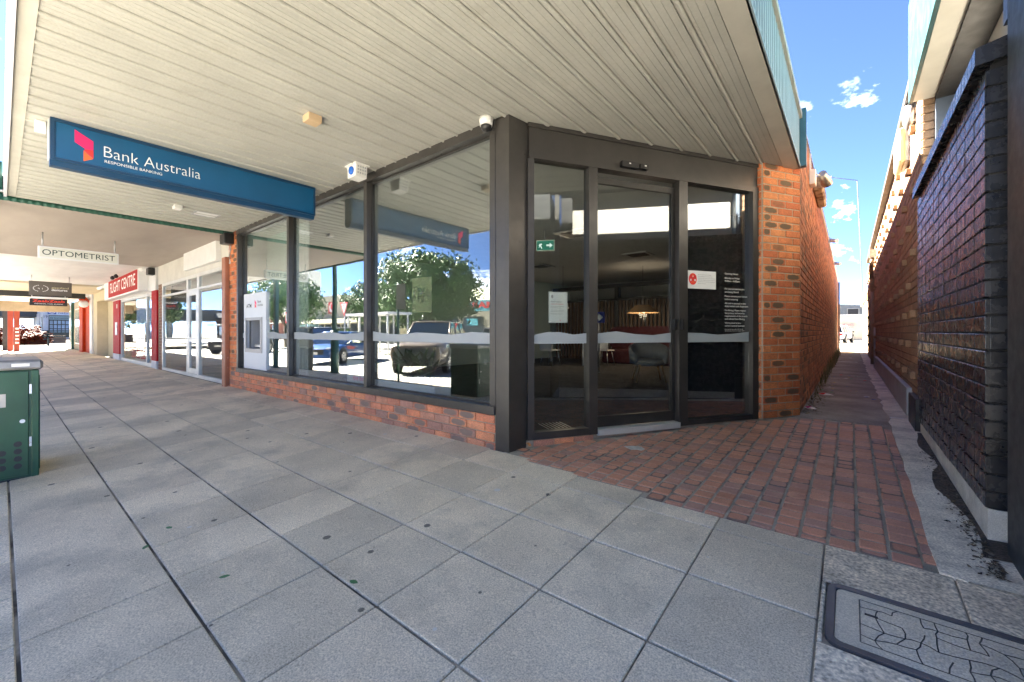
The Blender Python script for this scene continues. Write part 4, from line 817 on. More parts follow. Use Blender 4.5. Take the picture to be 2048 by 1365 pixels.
o3 = hang('hanging_sign', 'black restaurant sign with red lettering hung in front of the corner', -24, .70, 1.68, 2.085, 2.345, mat('sign_black', (.014, .012, .012), .5, var=.02), BLACK, 2.92)
text('ZaabZaab', (-23.993, .77, 2.215), (0, 1, 0), UP, .84, .09, mat('letter_coral', (.8, .06, .03), .5, var=0), o3, bold=.025); text('ORIGINAL THAI CUISINE', (-23.993, .82, 2.135), (0, 1, 0), UP, .74, .035, TEXTW, o3)
one('top_bar', WHITE, o3, -24.05, -23.99, .75, 1.7, 2.36, 2.42)

# ================================================================ street corner at the end
one('plaza', mat('plaza_concrete', (.08, .07, .055), .9, var=.1, vs=.5), None, -140, -43.2, -6, 60, -.6, -.14, kind='structure')
for x, y, lab in ((-41.6, .42, 'red steel post with reflectors at the footpath end, street side'), (-40.4, .66, 'red steel post with pale arrow stickers at the footpath end')):
    p = thing('red_post', lab, 'post', (x, y, -.15)); one('shaft', REDPOST, p, x - .22, x + .22, y - .12, y + .12, -.2, 3.65, b=.03)
    if x > -41:
        for k in range(5): one('sticker', WHITE, p, x + .221, x + .226, y - .06, y + .08, .35 + .22 * k, .44 + .22 * k)
p = thing('dark_post', 'dark post behind the red posts at the footpath end', 'post', (-44, .3, -.14)); one('shaft', FRAMED, p, -44.2, -43.8, .1, .35, -.2, 3.9); one('beam', FRAMED, p, -44.1, -43.9, .1, 3.2, 3.5, 3.85)
def leafy(name, m, parent, n, fn, size, seed, **k):
    r = random.Random(seed); mb = MB()
    for i in range(n):
        c, nrm = fn(r); nrm = (nrm + Vector((r.gauss(0, .5), r.gauss(0, .5), r.gauss(0, .5)))).normalized(); a = nrm.orthogonal().normalized(); b = nrm.cross(a); q = r.uniform(0, 6.28)
        a, b = a * math.cos(q) + b * math.sin(q), b * math.cos(q) - a * math.sin(q); s = size * r.uniform(.6, 1.4)
        mb.add([c - a * s, c + b * s * .45 - nrm * s * .12, c + a * s, c - b * s * .45 - nrm * s * .12], [(0, 1, 2), (0, 2, 3)])
    return mb.build(name, m, parent, **k)
def boxfn(x0, x1, y0, y1, z0, z1):
    def f(r):
        x, y = r.uniform(x0, x1), r.uniform(y0, y1); zt = z1 * (.75 + .25 * math.sin(x * 1.7 + y * 1.1) * math.cos(y * 2.3)); z = z0 + (zt - z0) * (r.random() ** .45); return Vector((x, y, z)), Vector((0, 0, 1))
    return f
for i, (b, l) in enumerate((((-63, -59, -2, 3.2, -.2, 1.1), 'low red leaved hedge behind the park bench'), ((-76, -72, -4, 3.0, -.2, 1.9), 'further red hedge in front of the white building'))):
    h = thing('red_hedge', l, 'hedge', (b[0], b[2], -.14)); leafy('foliage', REDLEAF, h, 5000, boxfn(*b), .16, i + 3); one('core', mat('hedge_core', (.1, .03, .015), 1), h, b[0] + .5, b[1] - .5, b[2] + .3, b[3] - .3, -.2, b[5] * .55)
gw = single('garden_wall', mat('garden_wall_brown', (.2, .15, .1), .9, var=.2), 'low brown garden wall in front of the red hedge', 'garden wall', -66, -65.6, -4, 4.5, -.2, .75)
be = thing('park_bench', 'dark slatted park bench on the corner plaza', 'bench', (-54.6, 3.2, -.14))
BEN = mat('bench_green', (.02, .04, .035), .5)
for k in range(4): one('backrest_slat', BEN, be, -54.6, -54.5, 2.35, 4.6, .62 + .16 * k, .72 + .16 * k)
for k in range(3): one('seat_slat', BEN, be, -54.35 + .18 * k, -54.2 + .18 * k, 2.35, 4.6, .42, .47)
for y in (2.6, 4.3): one('leg', BEN, be, -54.6, -53.9, y, y + .1, -.14, .42); one('back_support', BEN, be, -54.62, -54.5, y, y + .1, .42, 1.2)
wb = thing('estate_office', 'white corner office building with blue sign and house number', 'building', (-100, 5, -.14))
WB = mat('office_white', (.40, .43, .50), .8, var=.05); NV = mat('letter_navy', (.01, .04, .2), .5, var=0)
one('wall', WB, wb, -125, -96, 4.16, 30, -.2, 5.1); one('parapet', WB, wb, -125.1, -95.95, 4.10, 30, 5.1, 5.3)
sf = one('sign_board', mat('office_sign', (.36, .42, .52), .5), wb, -95.99, -95.9, 4.42, 14, 3.72, 5.0)
one('logo_square', NV, sf, -95.89, -95.86, 4.62, 5.52, 3.82, 4.78)
def oval(cy, cz, ry, rz, x, m): MB().extr([(cy + ry * math.cos(i * .2618), cz + rz * math.sin(i * .2618)) for i in range(24)], (x, 0, 0), (0, 1, 0), (0, 0, 1), (.01, 0, 0)).build('logo_oval', m, sf)
oval(5.07, 4.3, .42, .38, -95.855, TEXTW); oval(5.07, 4.28, .36, .3, -95.84, NV); MB().extr([(4.87, 4.1), (5.27, 4.1), (5.07, 4.45)], (-95.825, 0, 0), (0, 1, 0), (0, 0, 1), (.01, 0, 0)).build('logo_mark', TEXTW, sf)
text('first', (-95.88, 5.75, 4.38), (0, 1, 0), UP, 1.0, .34, NV, sf); text('national', (-95.88, 5.75, 3.88), (0, 1, 0), UP, 1.9, .34, NV, sf); text('19', (-95.98, 4.24, 3.22), (0, 1, 0), UP, .38, .4, TEXTK, wb, depth=.03)
one('display_window', FRAMED, wb, -95.99, -95.93, 4.72, 14, 0.2, 3.65); one('window_banner', mat('banner_teal', (.15, .22, .24), .6), wb, -95.92, -95.9, 4.78, 12, 2.95, 3.55); text('RE first national', (-95.89, 4.9, 3.1), (0, 1, 0), UP, 1.9, .22, TEXTK, wb)
CARD = mat('listing_card', (.22, .3, .38), .6, var=.3, vs=1.5)
for i in range(6):
    for j in range(3): one('listing_card', CARD, wb, -95.92, -95.9, 4.85 + .42 * i, 5.17 + .42 * i, .95 + .66 * j, 1.48 + .66 * j)
one('doorway', FRAMED, wb, -99.5, -97.6, 4.08, 4.15, 0, 3.4); one('side_banner', mat('banner_white', (.5, .5, .5), .6), wb, -116, -105, 4.08, 4.15, 2.2, 4.2)
ob = single('overpass_deck', mat('deck_dark', (.08, .085, .09), .8), 'dark raised walkway beyond the plaza', 'walkway', -130, -112, -30, 6, 3.7, 6.0)
for i, y in enumerate((-1, -9, -17)): 
    c = thing('walkway_column', 'round grey column under the raised walkway', 'column', (-113, y, -.14), group='walkway columns'); MB().tube((-113, y, -.2), (-113, y, 3.7), .5, n=14).build('shaft', GUT, c)
# ================================================================ inside the bank
atm = thing('atm', 'white cash machine panel with grey recess behind the end window', 'cash machine', (-8.4, 3.0, .4))
ATMW = mat('atm_white', (.62, .66, .70), .5, var=.015); ATMG = mat('atm_grey', (.33, .34, .35), .4, var=.04)
# panel built as a frame round the recess
PX0, PX1, PZ0, PZ1 = -8.93, -7.885, .40, 1.785; RX0, RX1, RZ0, RZ1 = -8.80, -8.12, .76, 1.30
mb = MB().extr(rounded(PX1 - PX0, PZ1 - RZ1, .03), (PX0, 2.99, RZ1), (1, 0, 0), (0, 0, 1), (0, -.07, 0)).box(PX0, RX0, 2.92, 2.99, RZ0, RZ1).box(RX1, PX1, 2.92, 2.99, RZ0, RZ1).box(PX0, PX1, 2.92, 2.99, PZ0, RZ0); mb.build('panel', ATMW, atm)
mb = MB()
for a in ((RX0 - .05, RX1 + .07, RZ1 - .01, RZ1 + .04), (RX0 - .05, RX1 + .07, RZ0 - .06, RZ0 + .01)): mb.box(a[0], a[1], 2.908, 2.93, a[2], a[3])
mb.box(RX0 - .05, RX0 + .01, 2.908, 2.93, RZ0, RZ1).box(RX1 - .01, RX1 + .07, 2.908, 2.93, RZ0, RZ1); mb.build('surround', ATMG, atm)
mb = MB().box(RX0, RX1, 3.3, 3.32, RZ0, RZ1).box(RX0 - .01, RX0, 2.97, 3.3, RZ0, RZ1).box(RX1, RX1 + .01, 2.97, 3.3, RZ0, RZ1).box(RX0, RX1, 2.97, 3.3, RZ1, RZ1 + .01).box(RX0, RX1, 2.97, 3.3, RZ0 - .01, RZ0); mb.build('recess', mat('atm_recess', (.36, .37, .38), .45, var=.05), atm)
MB().extr([(3.29, 1.22), (3.29, .9), (3.10, .88)], (-8.6, 0, 0), (0, 1, 0), (0, 0, 1), (.44, 0, 0)).build('screen', FRAMED, atm); MB().extr([(3.2, .88), (2.99, .84), (2.99, .80), (3.2, .82)], (-8.6, 0, 0), (0, 1, 0), (0, 0, 1), (.44, 0, 0)).build('keypad_shelf', GALV, atm)
text('ATM', (-8.80, 2.9195, 1.525), (1, 0, 0), UP, .25, .07, TEXTK, atm, bold=.02); text('Bank', (-8.26, 2.9195, 1.60), (1, 0, 0), UP, .16, .045, TEXTK, atm); text('Australia', (-8.26, 2.9195, 1.54), (1, 0, 0), UP, .24, .04, TEXTK, atm)
MB().extr([(-8.40, 1.66), (-8.32, 1.61), (-8.32, 1.55), (-8.40, 1.60)], (0, 2.9195, 0), (1, 0, 0), (0, 0, 1), (0, -.001, 0)).build('logo', PINK, atm); MB().extr([(-8.40, 1.59), (-8.32, 1.54), (-8.32, 1.52), (-8.40, 1.52)], (0, 2.9195, 0), (1, 0, 0), (0, 0, 1), (0, -.001, 0)).build('logo', REDL, atm)
tpn = single('teal_partition', mat('partition_teal', (.40, .56, .53), .6, var=.04), 'pale teal partition panel behind the cash machine', 'partition', -9.05, -7.3, 3.36, 3.40, .086, 2.96)
cu = thing('sheer_curtain', 'pale translucent curtain hanging beside the cash machine', 'curtain', (-7.5, 3.25, .1)); CUM = mat('curtain_pale', (.66, .74, .74), .9, var=.05)
vs = []; fs = []
for i in range(41):
    x = -7.95 + .85 * i / 40; y = 3.28 + .03 * math.sin(i * 1.1); vs += [(x, y, .09), (x + .03 * math.sin(i), y, 2.95)]
fs = [(2 * i, 2 * i + 2, 2 * i + 3, 2 * i + 1) for i in range(40)]
MB().add(vs, fs, True).add([(v[0], v[1] + .006, v[2]) for v in vs], [f[::-1] for f in fs], True).build('fabric', CUM, cu)
st = thing('round_sticker', 'red and white security sticker on the end window glass', 'sticker', (-7.1, 2.945, 1.4)); one('sticker', REDL, st, -7.17, -7.02, 2.9435, 2.9455, 1.22, 1.40); MB().extr([(-7.095 + .06 * math.cos(i * .5236), 1.31 + .08 * math.sin(i * .5236)) for i in range(12)], (0, 2.9432, 0), (1, 0, 0), (0, 0, 1), (0, -.0008, 0)).build('disc', WHITE, st); MB().extr([(-7.095 + .035 * math.cos(i * .5236), 1.44 + .06 * math.sin(i * .5236)) for i in range(12)], (0, 2.9455, 0), (1, 0, 0), (0, 0, 1), (0, -.0015, 0)).build('padlock', GALV, st)
text('CCTV', (-7.135, 2.942, 1.295), (1, 0, 0), UP, .08, .03, TEXTK, st)
wp = thing('window_poster', 'yellowish paper poster hanging inside the big window', 'poster', (-3.75, 2.99, 1.3)); one('sheet', mat('poster_paper', (.22, .22, .145), .8, var=.03), wp, -3.905, -3.56, 2.985, 2.988, 1.30, 1.69)
for b, z, w in (('2050', 1.53, .13), ('IS TOO', 1.47, .12), ('LATE', 1.415, .1)): text(b, (-3.80, 2.9845, z), (1, 0, 0), UP, w, .045, TEXTK, wp, mirror=True, bold=.02)
tp = thing('floor_poster', 'white poster with black and pink lettering low behind the middle window', 'poster', (-5.2, 3.06, .4)); one('board', mat('poster_board', (.62, .63, .6), .7), tp, -5.46, -4.9, 3.06, 3.08, .09, .70)
text('The Bank', (-5.30, 3.059, .50), (1, 0, 0), UP, .42, .07, TEXTK, tp, bold=.02); text('the better', (-5.30, 3.059, .42), (1, 0, 0), UP, .42, .07, PINK, tp, bold=.02)
one('foot', GALV, tp, -5.3, -5.0, 3.08, 3.2, .086, .1)
pt = thing('planter_box', 'long white planter trough inside the window', 'planter', (-4.4, 3.3, .09)); one('trough', WHITE, pt, -5.0, -3.72, 3.16, 3.42, .087, .44, b=.01); one('soil', DIRT, pt, -4.98, -3.74, 3.18, 3.40, .44, .446)
def leafblade(r, base, ang, L, w, lean):
    mb = MB(); d = Vector((math.cos(ang), math.sin(ang), 0)); sd = Vector((-d.y, d.x, 0)); vs = []; n = 6
    for i in range(n + 1):
        t = i / n; p = Vector(base) + d * (lean * L * t ** 1.6) + UP * (L * (t - .45 * lean * t * t)); ww = w * math.sin(math.pi * min(1, .12 + t * .9)) ** .8 if i < n else .002
        vs += [p - sd * ww, p + UP * (-.2 * ww), p + sd * ww]
    fs = []
    for i in range(n):
        a = 3 * i; fs += [(a, a + 1, a + 4, a + 3), (a + 1, a + 2, a + 5, a + 4)]
    return mb.add(vs, fs, True)
r = random.Random(11)
for cx, l in ((-4.75, 'broad leaved plant at the left of the white trough'), (-4.42, 'broad leaved plant at the middle of the white trough'), (-4.05, 'broad leaved plant at the right of the white trough')):
    pl_ = thing('indoor_plant', l, 'plant', (cx, 3.29, .446))
    for i in range(15): leafblade(r, (cx + r.uniform(-.1, .1), 3.29 + r.uniform(-.06, .06), .446), r.uniform(0, 6.28), r.uniform(.35, .62), r.uniform(.03, .05), r.uniform(.3, 1.0)).build('leaf', LEAFD, pl_)
# tub chair seen through the door
tc_ = thing('tub_chair', 'grey fabric tub chair with tapered timber legs behind the sliding door', 'chair', (0, 0, 0))
FAB = mat('chair_fabric', (.40, .36, .31), .95, var=.08, vs=30, bump=.3, bs=250); OAK = mat('oak_leg', (.42, .26, .13), .6, var=.12)
rings = []
for i in range(25):
    a = R(-130 + 260 * i / 24); h = .80 - .26 * (abs(i - 12) / 12) ** 1.6; ro = .37; ri = .31
    c, s_ = -math.cos(a), math.sin(a); rings.append([(c * ro * .93, s_ * ro, .36), (c * ro * 1.06, s_ * ro * 1.06, h), (c * (ri + .03), s_ * (ri + .03), h + .012), (c * ri * .95, s_ * ri * .95, .40)])
MB().loft(rings).build('shell', FAB, tc_, fix=True)
MB().ball((0.02, 0, .40), .33, n=20, sc=(1, .95, .22)).build('seat', FAB, tc_); MB().tube((0, 0, .32), (0, 0, .37), .28, .34, n=20).build('underframe', FAB, tc_)
for sx, sy in ((1, 1), (1, -1), (-1, 1), (-1, -1)): MB().tube((.2 * sx, .2 * sy, .35), (.30 * sx, .28 * sy, .0), .026, .014, n=10).build('leg', OAK, tc_)
tc_.location = (-3.15, 8.25, .0855); tc_.rotation_euler = (0, 0, R(-60))
tbl = thing('meeting_table', 'pale meeting table with round white legs deep inside the bank', 'table', (-7.0, 11.2, .085)); one('tabletop', WHITE, tbl, -8.0, -5.9, 10.6, 11.9, .80, .83)
for x, y in ((-7.85, 10.75), (-6.05, 10.75), (-7.85, 11.75), (-6.05, 11.75)): MB().tube((x, y, .085), (x, y, .80), .035).build('leg', WHITE, tbl)
for x, y, l in ((-6.9, 10.3, 'white shell chair at the near side of the meeting table'), (-5.6, 11.2, 'white shell chair at the end of the meeting table')):
    k = thing('shell_chair', l, 'chair', (x, y, .085)); one('seat', WHITEP, k, x - .22, x + .22, y - .22, y + .22, .52, .55, b=.01); one('backrest', WHITEP, k, x - .22, x + .22, y - .25, y - .21, .56, .92, b=.01)
    for sx in (-1, 1):
        for sy in (-1, 1): MB().tube((x + .15 * sx, y + .15 * sy, .52), (x + .22 * sx, y + .22 * sy, .086), .012).build('leg', STEEL, k)
sw = thing('slat_partition', 'timber slat partition with dark frame deep inside the bank', 'partition', (-4, 13.4, .085))
SLT = mat('slat_timber', (.11, .07, .045), .7, var=.12)
one('frame_rail', FRAMED, sw, -8.8, -1.0, 13.3, 13.5, 2.6, 2.72); one('frame_rail', FRAMED, sw, -8.8, -1.0, 13.3, 13.5, 2.15, 2.22)
for i in range(56): one('slat', SLT, sw, -8.7 + .135 * i, -8.63 + .135 * i, 13.36, 13.42, .085, 2.15)
for x in (-6.2, -3.6, -2.3): one('frame_post', FRAMED, sw, x - .07, x + .07, 13.3, 13.5, .085, 2.6)
so = thing('lounge_seat', 'dark red curved lounge seat with cushion in front of the slats', 'sofa', (-5, 12.6, .085)); SOF = mat('sofa_red', (.05, .006, .01), .9, var=.1)
MB().extr(rounded(2.6, .75, .3), (-6.3, 12.9, .5), (1, 0, 0), (0, 0, 1), (0, .2, 0)).build('backrest', SOF, so); one('seat', SOF, so, -6.2, -3.8, 12.2, 12.9, .085, .52, b=.04); MB().extr([(-.3, 0), (.3, 0), (.12, .3), (-.1, .34)], (-5.2, 12.6, .52), (1, 0, 0), (0, 0, 1), (0, .18, 0)).build('cushion', mat('cushion_red', (.2, .015, .03), .9), so)
ex = thing('exit_sign', 'green running man exit sign hung from the bank ceiling', 'exit sign', (-4.36, 6.3, 2.6))
d_ = Vector((.86, .5, 0)).normalized(); p0 = Vector((-4.5, 6.25, 2.56)); n_ = Vector((d_.y, -d_.x, 0))
MB().obox(p0, d_ * .34, n_ * .05, UP * .2).build('case', WHITEP, ex); EXG = mat('exit_green', (.0, .06, .035), .4, var=0, emit=(.02, .3, .2, .03)); MB().obox(p0 + d_ * .015 + n_ * .05 + UP * .015, d_ * .31, n_ * .003, UP * .17).build('exit_face', EXG, ex)
EW = mat('exit_white', (.8, .8, .8), .4, var=0, emit=(1, 1, 1, .04)); oo = p0 + n_ * .0535
MB().extr([(.19, .085), (.25, .085), (.25, .055), (.305, .1), (.25, .145), (.25, .115), (.19, .115)], oo, d_, UP, n_ * .001).build('arrow', EW, ex); MB().extr([(.05, .05), (.075, .085), (.10, .04), (.115, .05), (.09, .10), (.115, .12), (.10, .135), (.065, .13), (.05, .10), (.06, .09)], oo, d_, UP, n_ * .001).build('running_figure', EW, ex)
one('hanger', GALV, ex, -4.36, -4.34, 6.3, 6.32, 2.76, 2.966)
for x, y, l in ((-4.1, 6.95, 'square air diffuser in the bank ceiling near the exit sign'), (-4.0, 9.8, 'square air diffuser above the tub chair'), (-6.9, 9.8, 'square air diffuser above the meeting table')):
    k = thing('air_diffuser', l, 'air diffuser', (x, y, 2.95)); one('plate', GALV, k, x - .3, x + .3, y - .3, y + .3, 2.95, 2.966)
    for q in range(3): one('blade', FRAMED, k, x - .22 + .07 * q, x + .22 - .07 * q, y - .22 + .07 * q, y + .22 - .07 * q, 2.944 - .004 * q, 2.949 - .004 * q)
arw = thing('arrow_sign', 'blue sign with white arrow standing inside the entrance', 'sign', (-4.8, 9.2, 1.3)); 
one('board', mat('arrow_blue', (.02, .04, .3), .5, var=0), arw, -4.92, -4.60, 9.2, 9.22, 1.30, 1.56); MB().extr([(-4.9, 1.38), (-4.76, 1.38), (-4.76, 1.33), (-4.64, 1.43), (-4.76, 1.53), (-4.76, 1.48), (-4.9, 1.48)], (0, 9.1995, 0), (1, 0, 0), (0, 0, 1), (0, -.002, 0)).build('arrow', WHITE, arw); MB().tube((-4.76, 9.23, .086), (-4.76, 9.23, 1.56), .02).build('stand', GALV, arw)
pn = thing('pendant_lamp', 'white pendant lamp over the meeting table', 'lamp', (-6.4, 10.2, 2)); MB().tube((-6.4, 10.2, 1.75), (-6.4, 10.2, 2.05), .17, .07, n=16).build('shade', WHITE, pn); MB().tube((-6.4, 10.2, 2.05), (-6.4, 10.2, 2.966), .006).build('cord', BLACK, pn)
MB().ball((-6.4, 10.2, 1.80), .05).build('bulb', mat('bulb_lit', (.9, .8, .6), .4, var=0, emit=(1, .72, .4, .25)), pn)
p2 = thing('pendant_lamp', 'wide pendant lamp glowing over the lounge seat', 'lamp', (-4.6, 11.6, 2)); MB().tube((-4.6, 11.6, 1.62), (-4.6, 11.6, 1.84), .45, .2, n=20, cap=False).build('shade', OAK, p2); MB().tube((-4.6, 11.6, 1.84), (-4.6, 11.6, 2.966), .006).build('cord', BLACK, p2); MB().ball((-4.6, 11.6, 1.79), .03).build('bulb', mat('bulb_lit'), p2)
for nm, par, lo, en in (('pendant_light', pn, (-6.4, 10.2, 1.68), 1.6), ('pendant_light', p2, (-4.6, 11.6, 1.55), 2.3)):
    ld = bpy.data.lights.new(nm, 'POINT'); ld.energy = en; ld.color = (1, .78, .55); ld.shadow_soft_size = .12; lo_ = bpy.data.objects.new(nm, ld); link(lo_, par); lo_.location = Vector(lo) - org(par)

# ================================================================ vehicles
def car(name, label, cat, col, L, Wd, Hh, loc, ang, kind, group=None, plate=True):
    t = thing(name, label, cat, (0, 0, 0), group); PT = mat('car_paint_' + col[0], col[1], .35, .25 if col[0] != 'white' else 0, var=.03, coat=1)
    w = Wd / 2; wr = .34 if kind == 'sedan' else .38; xf = L * .5 - .92; xr = -L * .5 + .98; zl = .24 if kind == 'sedan' else .34
    belt = Hh * (.64 if kind == 'sedan' else .60); hood = belt - (.06 if kind == 'sedan' else .03)
    st = {'sedan': [(-.5, .72, .50, .80), (-.49, .88, .42, belt - .05), (-.40, .97, .30, belt), (-.2, 1, zl, belt), (.15, 1, zl, belt), (.24, 1, zl, hood), (.40, .97, .28, hood - .07), (.475, .88, .32, hood - .16), (.497, .72, .42, hood - .22)],
          'ute': [(-.5, .9, .55, belt - .02), (-.49, .97, .48, belt), (-.3, 1, zl, belt), (.14, 1, zl, belt), (.22, 1, zl, hood + .02), (.40, 1, zl, hood - .01), (.47, .95, .38, hood - .06), (.497, .86, .45, hood - .14)],
          'suv': [(-.5, .82, .48, belt - .1), (-.488, .95, .40, belt - .02), (-.35, 1, zl, belt), (.14, 1, zl, belt), (.24, 1, zl, hood), (.40, .97, .33, hood - .05), (.475, .9, .38, hood - .14), (.497, .76, .46, hood - .2)]}[kind]
    rings = []
    for fx, fw, z0, z1 in st:
        x = fx * L; q = w * fw
        half = [(q * .90, z0), (q * .985, z0 + .1), (q, z0 + (z1 - z0) * .55), (q * .975, z1 - .07), (q * .90, z1 - .01), (q * .5, z1 + .015)]
        rings.append([(x, -y, z) for y, z in half] + [(x, y, z) for y, z in half[::-1]])
    MB().loft(rings).build('body', PT, t, fix=True)
    # greenhouse
    if kind == 'sedan': b0, b1, r0, r1 = -.42 * L, .235 * L, -.24 * L, .06 * L
    elif kind == 'ute': b0, b1, r0, r1 = -.485 * L, .205 * L, -.44 * L, .06 * L
    else: b0, b1, r0, r1 = -.485 * L, .225 * L, -.42 * L, .06 * L
    zb = belt - .02; zt = Hh - .05; wb_, wt = w * .95, w * .74
    base = [(b0, -wb_), (b1, -wb_ * .92), (b1, wb_ * .92), (b0, wb_)]; top = [(r0, -wt), (r1, -wt), (r1, wt), (r0, wt)]
    def quad(a, b, c, d, n, m, th=0): MB().add([a, b, c, d], [(0, 1, 2, 3)]).build(n, m, t)
    V = lambda p, z: Vector((p[0], p[1], z)); B_ = [V(p, zb) for p in base]; T_ = [V(p, zt) for p in top]
    MB().add(B_ + T_, [(0, 1, 5, 4)]).build('side_window', CARGL, t); MB().add(B_ + T_, [(2, 3, 7, 6)]).build('side_window', CARGL, t)
    MB().add(B_ + T_, [(1, 2, 6, 5)]).build('windscreen', CARGL, t); MB().add(B_ + T_, [(3, 0, 4, 7)]).build('rear_window', CARGL, t)
    MB().add([v + (T_[0] + T_[2] - v * 2) * .02 - Vector((0, 0, .03)) for v in B_ + T_], [(0, 1, 5, 4), (2, 3, 7, 6), (1, 2, 6, 5), (3, 0, 4, 7)]).build('cabin_lining', DARK, t)
    rr = []
    for fx in (0, .08, .5, .92, 1):
        x = r0 - .04 + (r1 - r0 + .08) * fx; e = .0 if 0 < fx < 1 else -.03; rr.append([(x, -wt - .02, zt - .02), (x, -wt * .96, zt + .035 + e), (x, -wt * .5, zt + .055 + e), (x, wt * .5, zt + .055 + e), (x, wt * .96, zt + .035 + e), (x, wt + .02, zt - .02)])
    MB().loft(rr).build('roof', PT, t, fix=True)
    for i in range(4): MB().tube(B_[i], T_[i], .045, .035, n=6).build('pillar', PT, t)
    for fx in ((.42,) if kind == 'sedan' else (.36, .68)):
        for sgn in (0, 1):
            a = (B_[0].lerp(B_[1], fx), T_[0].lerp(T_[1], fx)) if sgn == 0 else (B_[3].lerp(B_[2], fx), T_[3].lerp(T_[2], fx)); MB().tube(*a, .04, .035, n=6).build('pillar', PT if kind != 'sedan' else BLACK, t)
    for x in (xf, xr):
        for sg in (-1, 1):
            MB().tube((x, sg * (w - .06), wr + .01), (x, sg * (w + .004), wr + .01), wr + .065, n=24).build('wheel_arch', BLACK, t)
            ty = MB().tube((x, sg * (w - .20), wr), (x, sg * (w + .015), wr), wr, n=24).build('tyre', TYRE, t); MB().tube((x, sg * (w + .015), wr), (x, sg * (w + .022), wr), wr * .66, n=20).build('rim', RIM, ty)
            mb = MB()
            for k in range(5):
                a = k * 1.2566 + .3; c, s_ = math.cos(a), math.sin(a); mb.obox((x + c * wr * .16 - s_ * wr * .13, sg * (w + .0225), wr + s_ * wr * .16 + c * wr * .13), (c * wr * .44, 0, s_ * wr * .44), (0, sg * .004, 0), (-s_ * wr * .14, 0, c * wr * .14))
            mb.build('rim_gap', BLACK, ty)
    zf = hood - .26
    for sg in (-1, 1):
        MB().obox((L * .5 - .16, sg * w * .60, zf), (.13, -sg * .02, -.02), (-.10, sg * w * .30, .02), (-.02, 0, .14)).build('headlight', LAMPG, t)
        MB().obox((-L * .5 - .004, sg * w * .62, belt - .30), (.14, sg * .07, 0), (.0, sg * w * .27, 0), (0, 0, .2)).build('tail_light', TAIL, t)
        MB().ball((b1 - .18, sg * (w + .1), zb + .06), .1, sc=(.6, 1, .7)).build('mirror', PT if kind == 'sedan' else BLACK, t)
    MB().obox((L * .5 - .06, -w * .5, zf - .16), (.07, 0, 0), (0, w, 0), (0, 0, .22)).build('grille', BLACK, t); MB().obox((L * .5 - .03, -w * .8, .30), (.06, 0, 0), (0, w * 1.6, 0), (0, 0, .16)).build('bumper', BLACK if kind == 'ute' else PT, t)
    MB().obox((-L * .5 - .02, -w * .82, .40), (.06, 0, 0), (0, w * 1.64, 0), (0, 0, .2)).build('bumper', PT if kind != 'ute' else BLACK, t)
    for x in (L * .5 + .03, -L * .5 - .03): MB().box(x - .006, x + .006, -.19, .19, .47, .58).build('number_plate', WHITE, t)
    if kind == 'ute':
        for sg in (-1, 1): MB().tube((r0 + .2, sg * wt * .8, zt + .09), (r1 - .1, sg * wt * .8, zt + .09), .025).build('roof_rail', BLACK, t)
        MB().obox((L * .5 + .0, -w * .75, .42), (.12, 0, 0), (0, w * 1.5, 0), (0, 0, .36)).build('bull_bar', BLACK, t)
    t.location = loc; t.rotation_euler = (0, 0, ang); return t
PK = math.atan2(.81, .59)
def park(front_axle, L): return (front_axle[0] - .59 * (L / 2 - .92), front_axle[1] - .81 * (L / 2 - .92), -.38)
sd = car('parked_sedan', 'blue sedan with red graphics nosed in to the kerb', 'car', ('blue', (.01, .075, .28)), 4.9, 1.85, 1.47, park((-18.5, -3.35), 4.9), PK, 'sedan')
for sg in (-1, 1): MB().extr([(.2, .72), (.95, .80), (1.25, .78), (1.1, .66), (.5, .62), (.35, .68)], (0, sg * .929, 0), (1, 0, 0), (0, 0, 1), (0, sg * .004, 0)).build('door_graphic', mat('graphic_coral', (.6, .08, .06), .4, var=.1), sd)
car('parked_pickup', 'bronze brown pickup with canopy and roof rails parked at the kerb', 'pickup', ('bronze', (.20, .155, .12)), 5.4, 1.95, 1.88, park((-11.9, -3.65), 5.4), PK, 'ute')
car('parked_suv', 'dark blue wagon parked beyond the blue sedan', 'car', ('navy', (.02, .035, .07)), 4.8, 1.9, 1.75, (-25.4, -6.9, -.38), PK, 'suv')
car('parked_suv', 'white wagon parked across the road', 'car', ('white', (.66, .66, .65)), 4.7, 1.88, 1.72, (-18.6, -15.4, -.38), PK + math.pi, 'suv')
car('parked_suv', 'white wagon in the car park at the end of the alley', 'car', ('white', (.66, .66, .65)), 4.7, 1.88, 1.62, (-.95, 49.5, .07), R(80), 'suv')
car('parked_suv', 'black wagon parked in the bay beside the vacant shop', 'car', ('black', (.015, .015, .017)), 4.7, 1.88, 1.7, (-33, -4.9, -.38), PK, 'suv')
car('parked_sedan', 'silver car on the far road beyond the corner plaza', 'car', ('silver', (.5, .51, .52)), 4.6, 1.8, 1.45, (-90, -4.5, -.14), R(90), 'sedan')

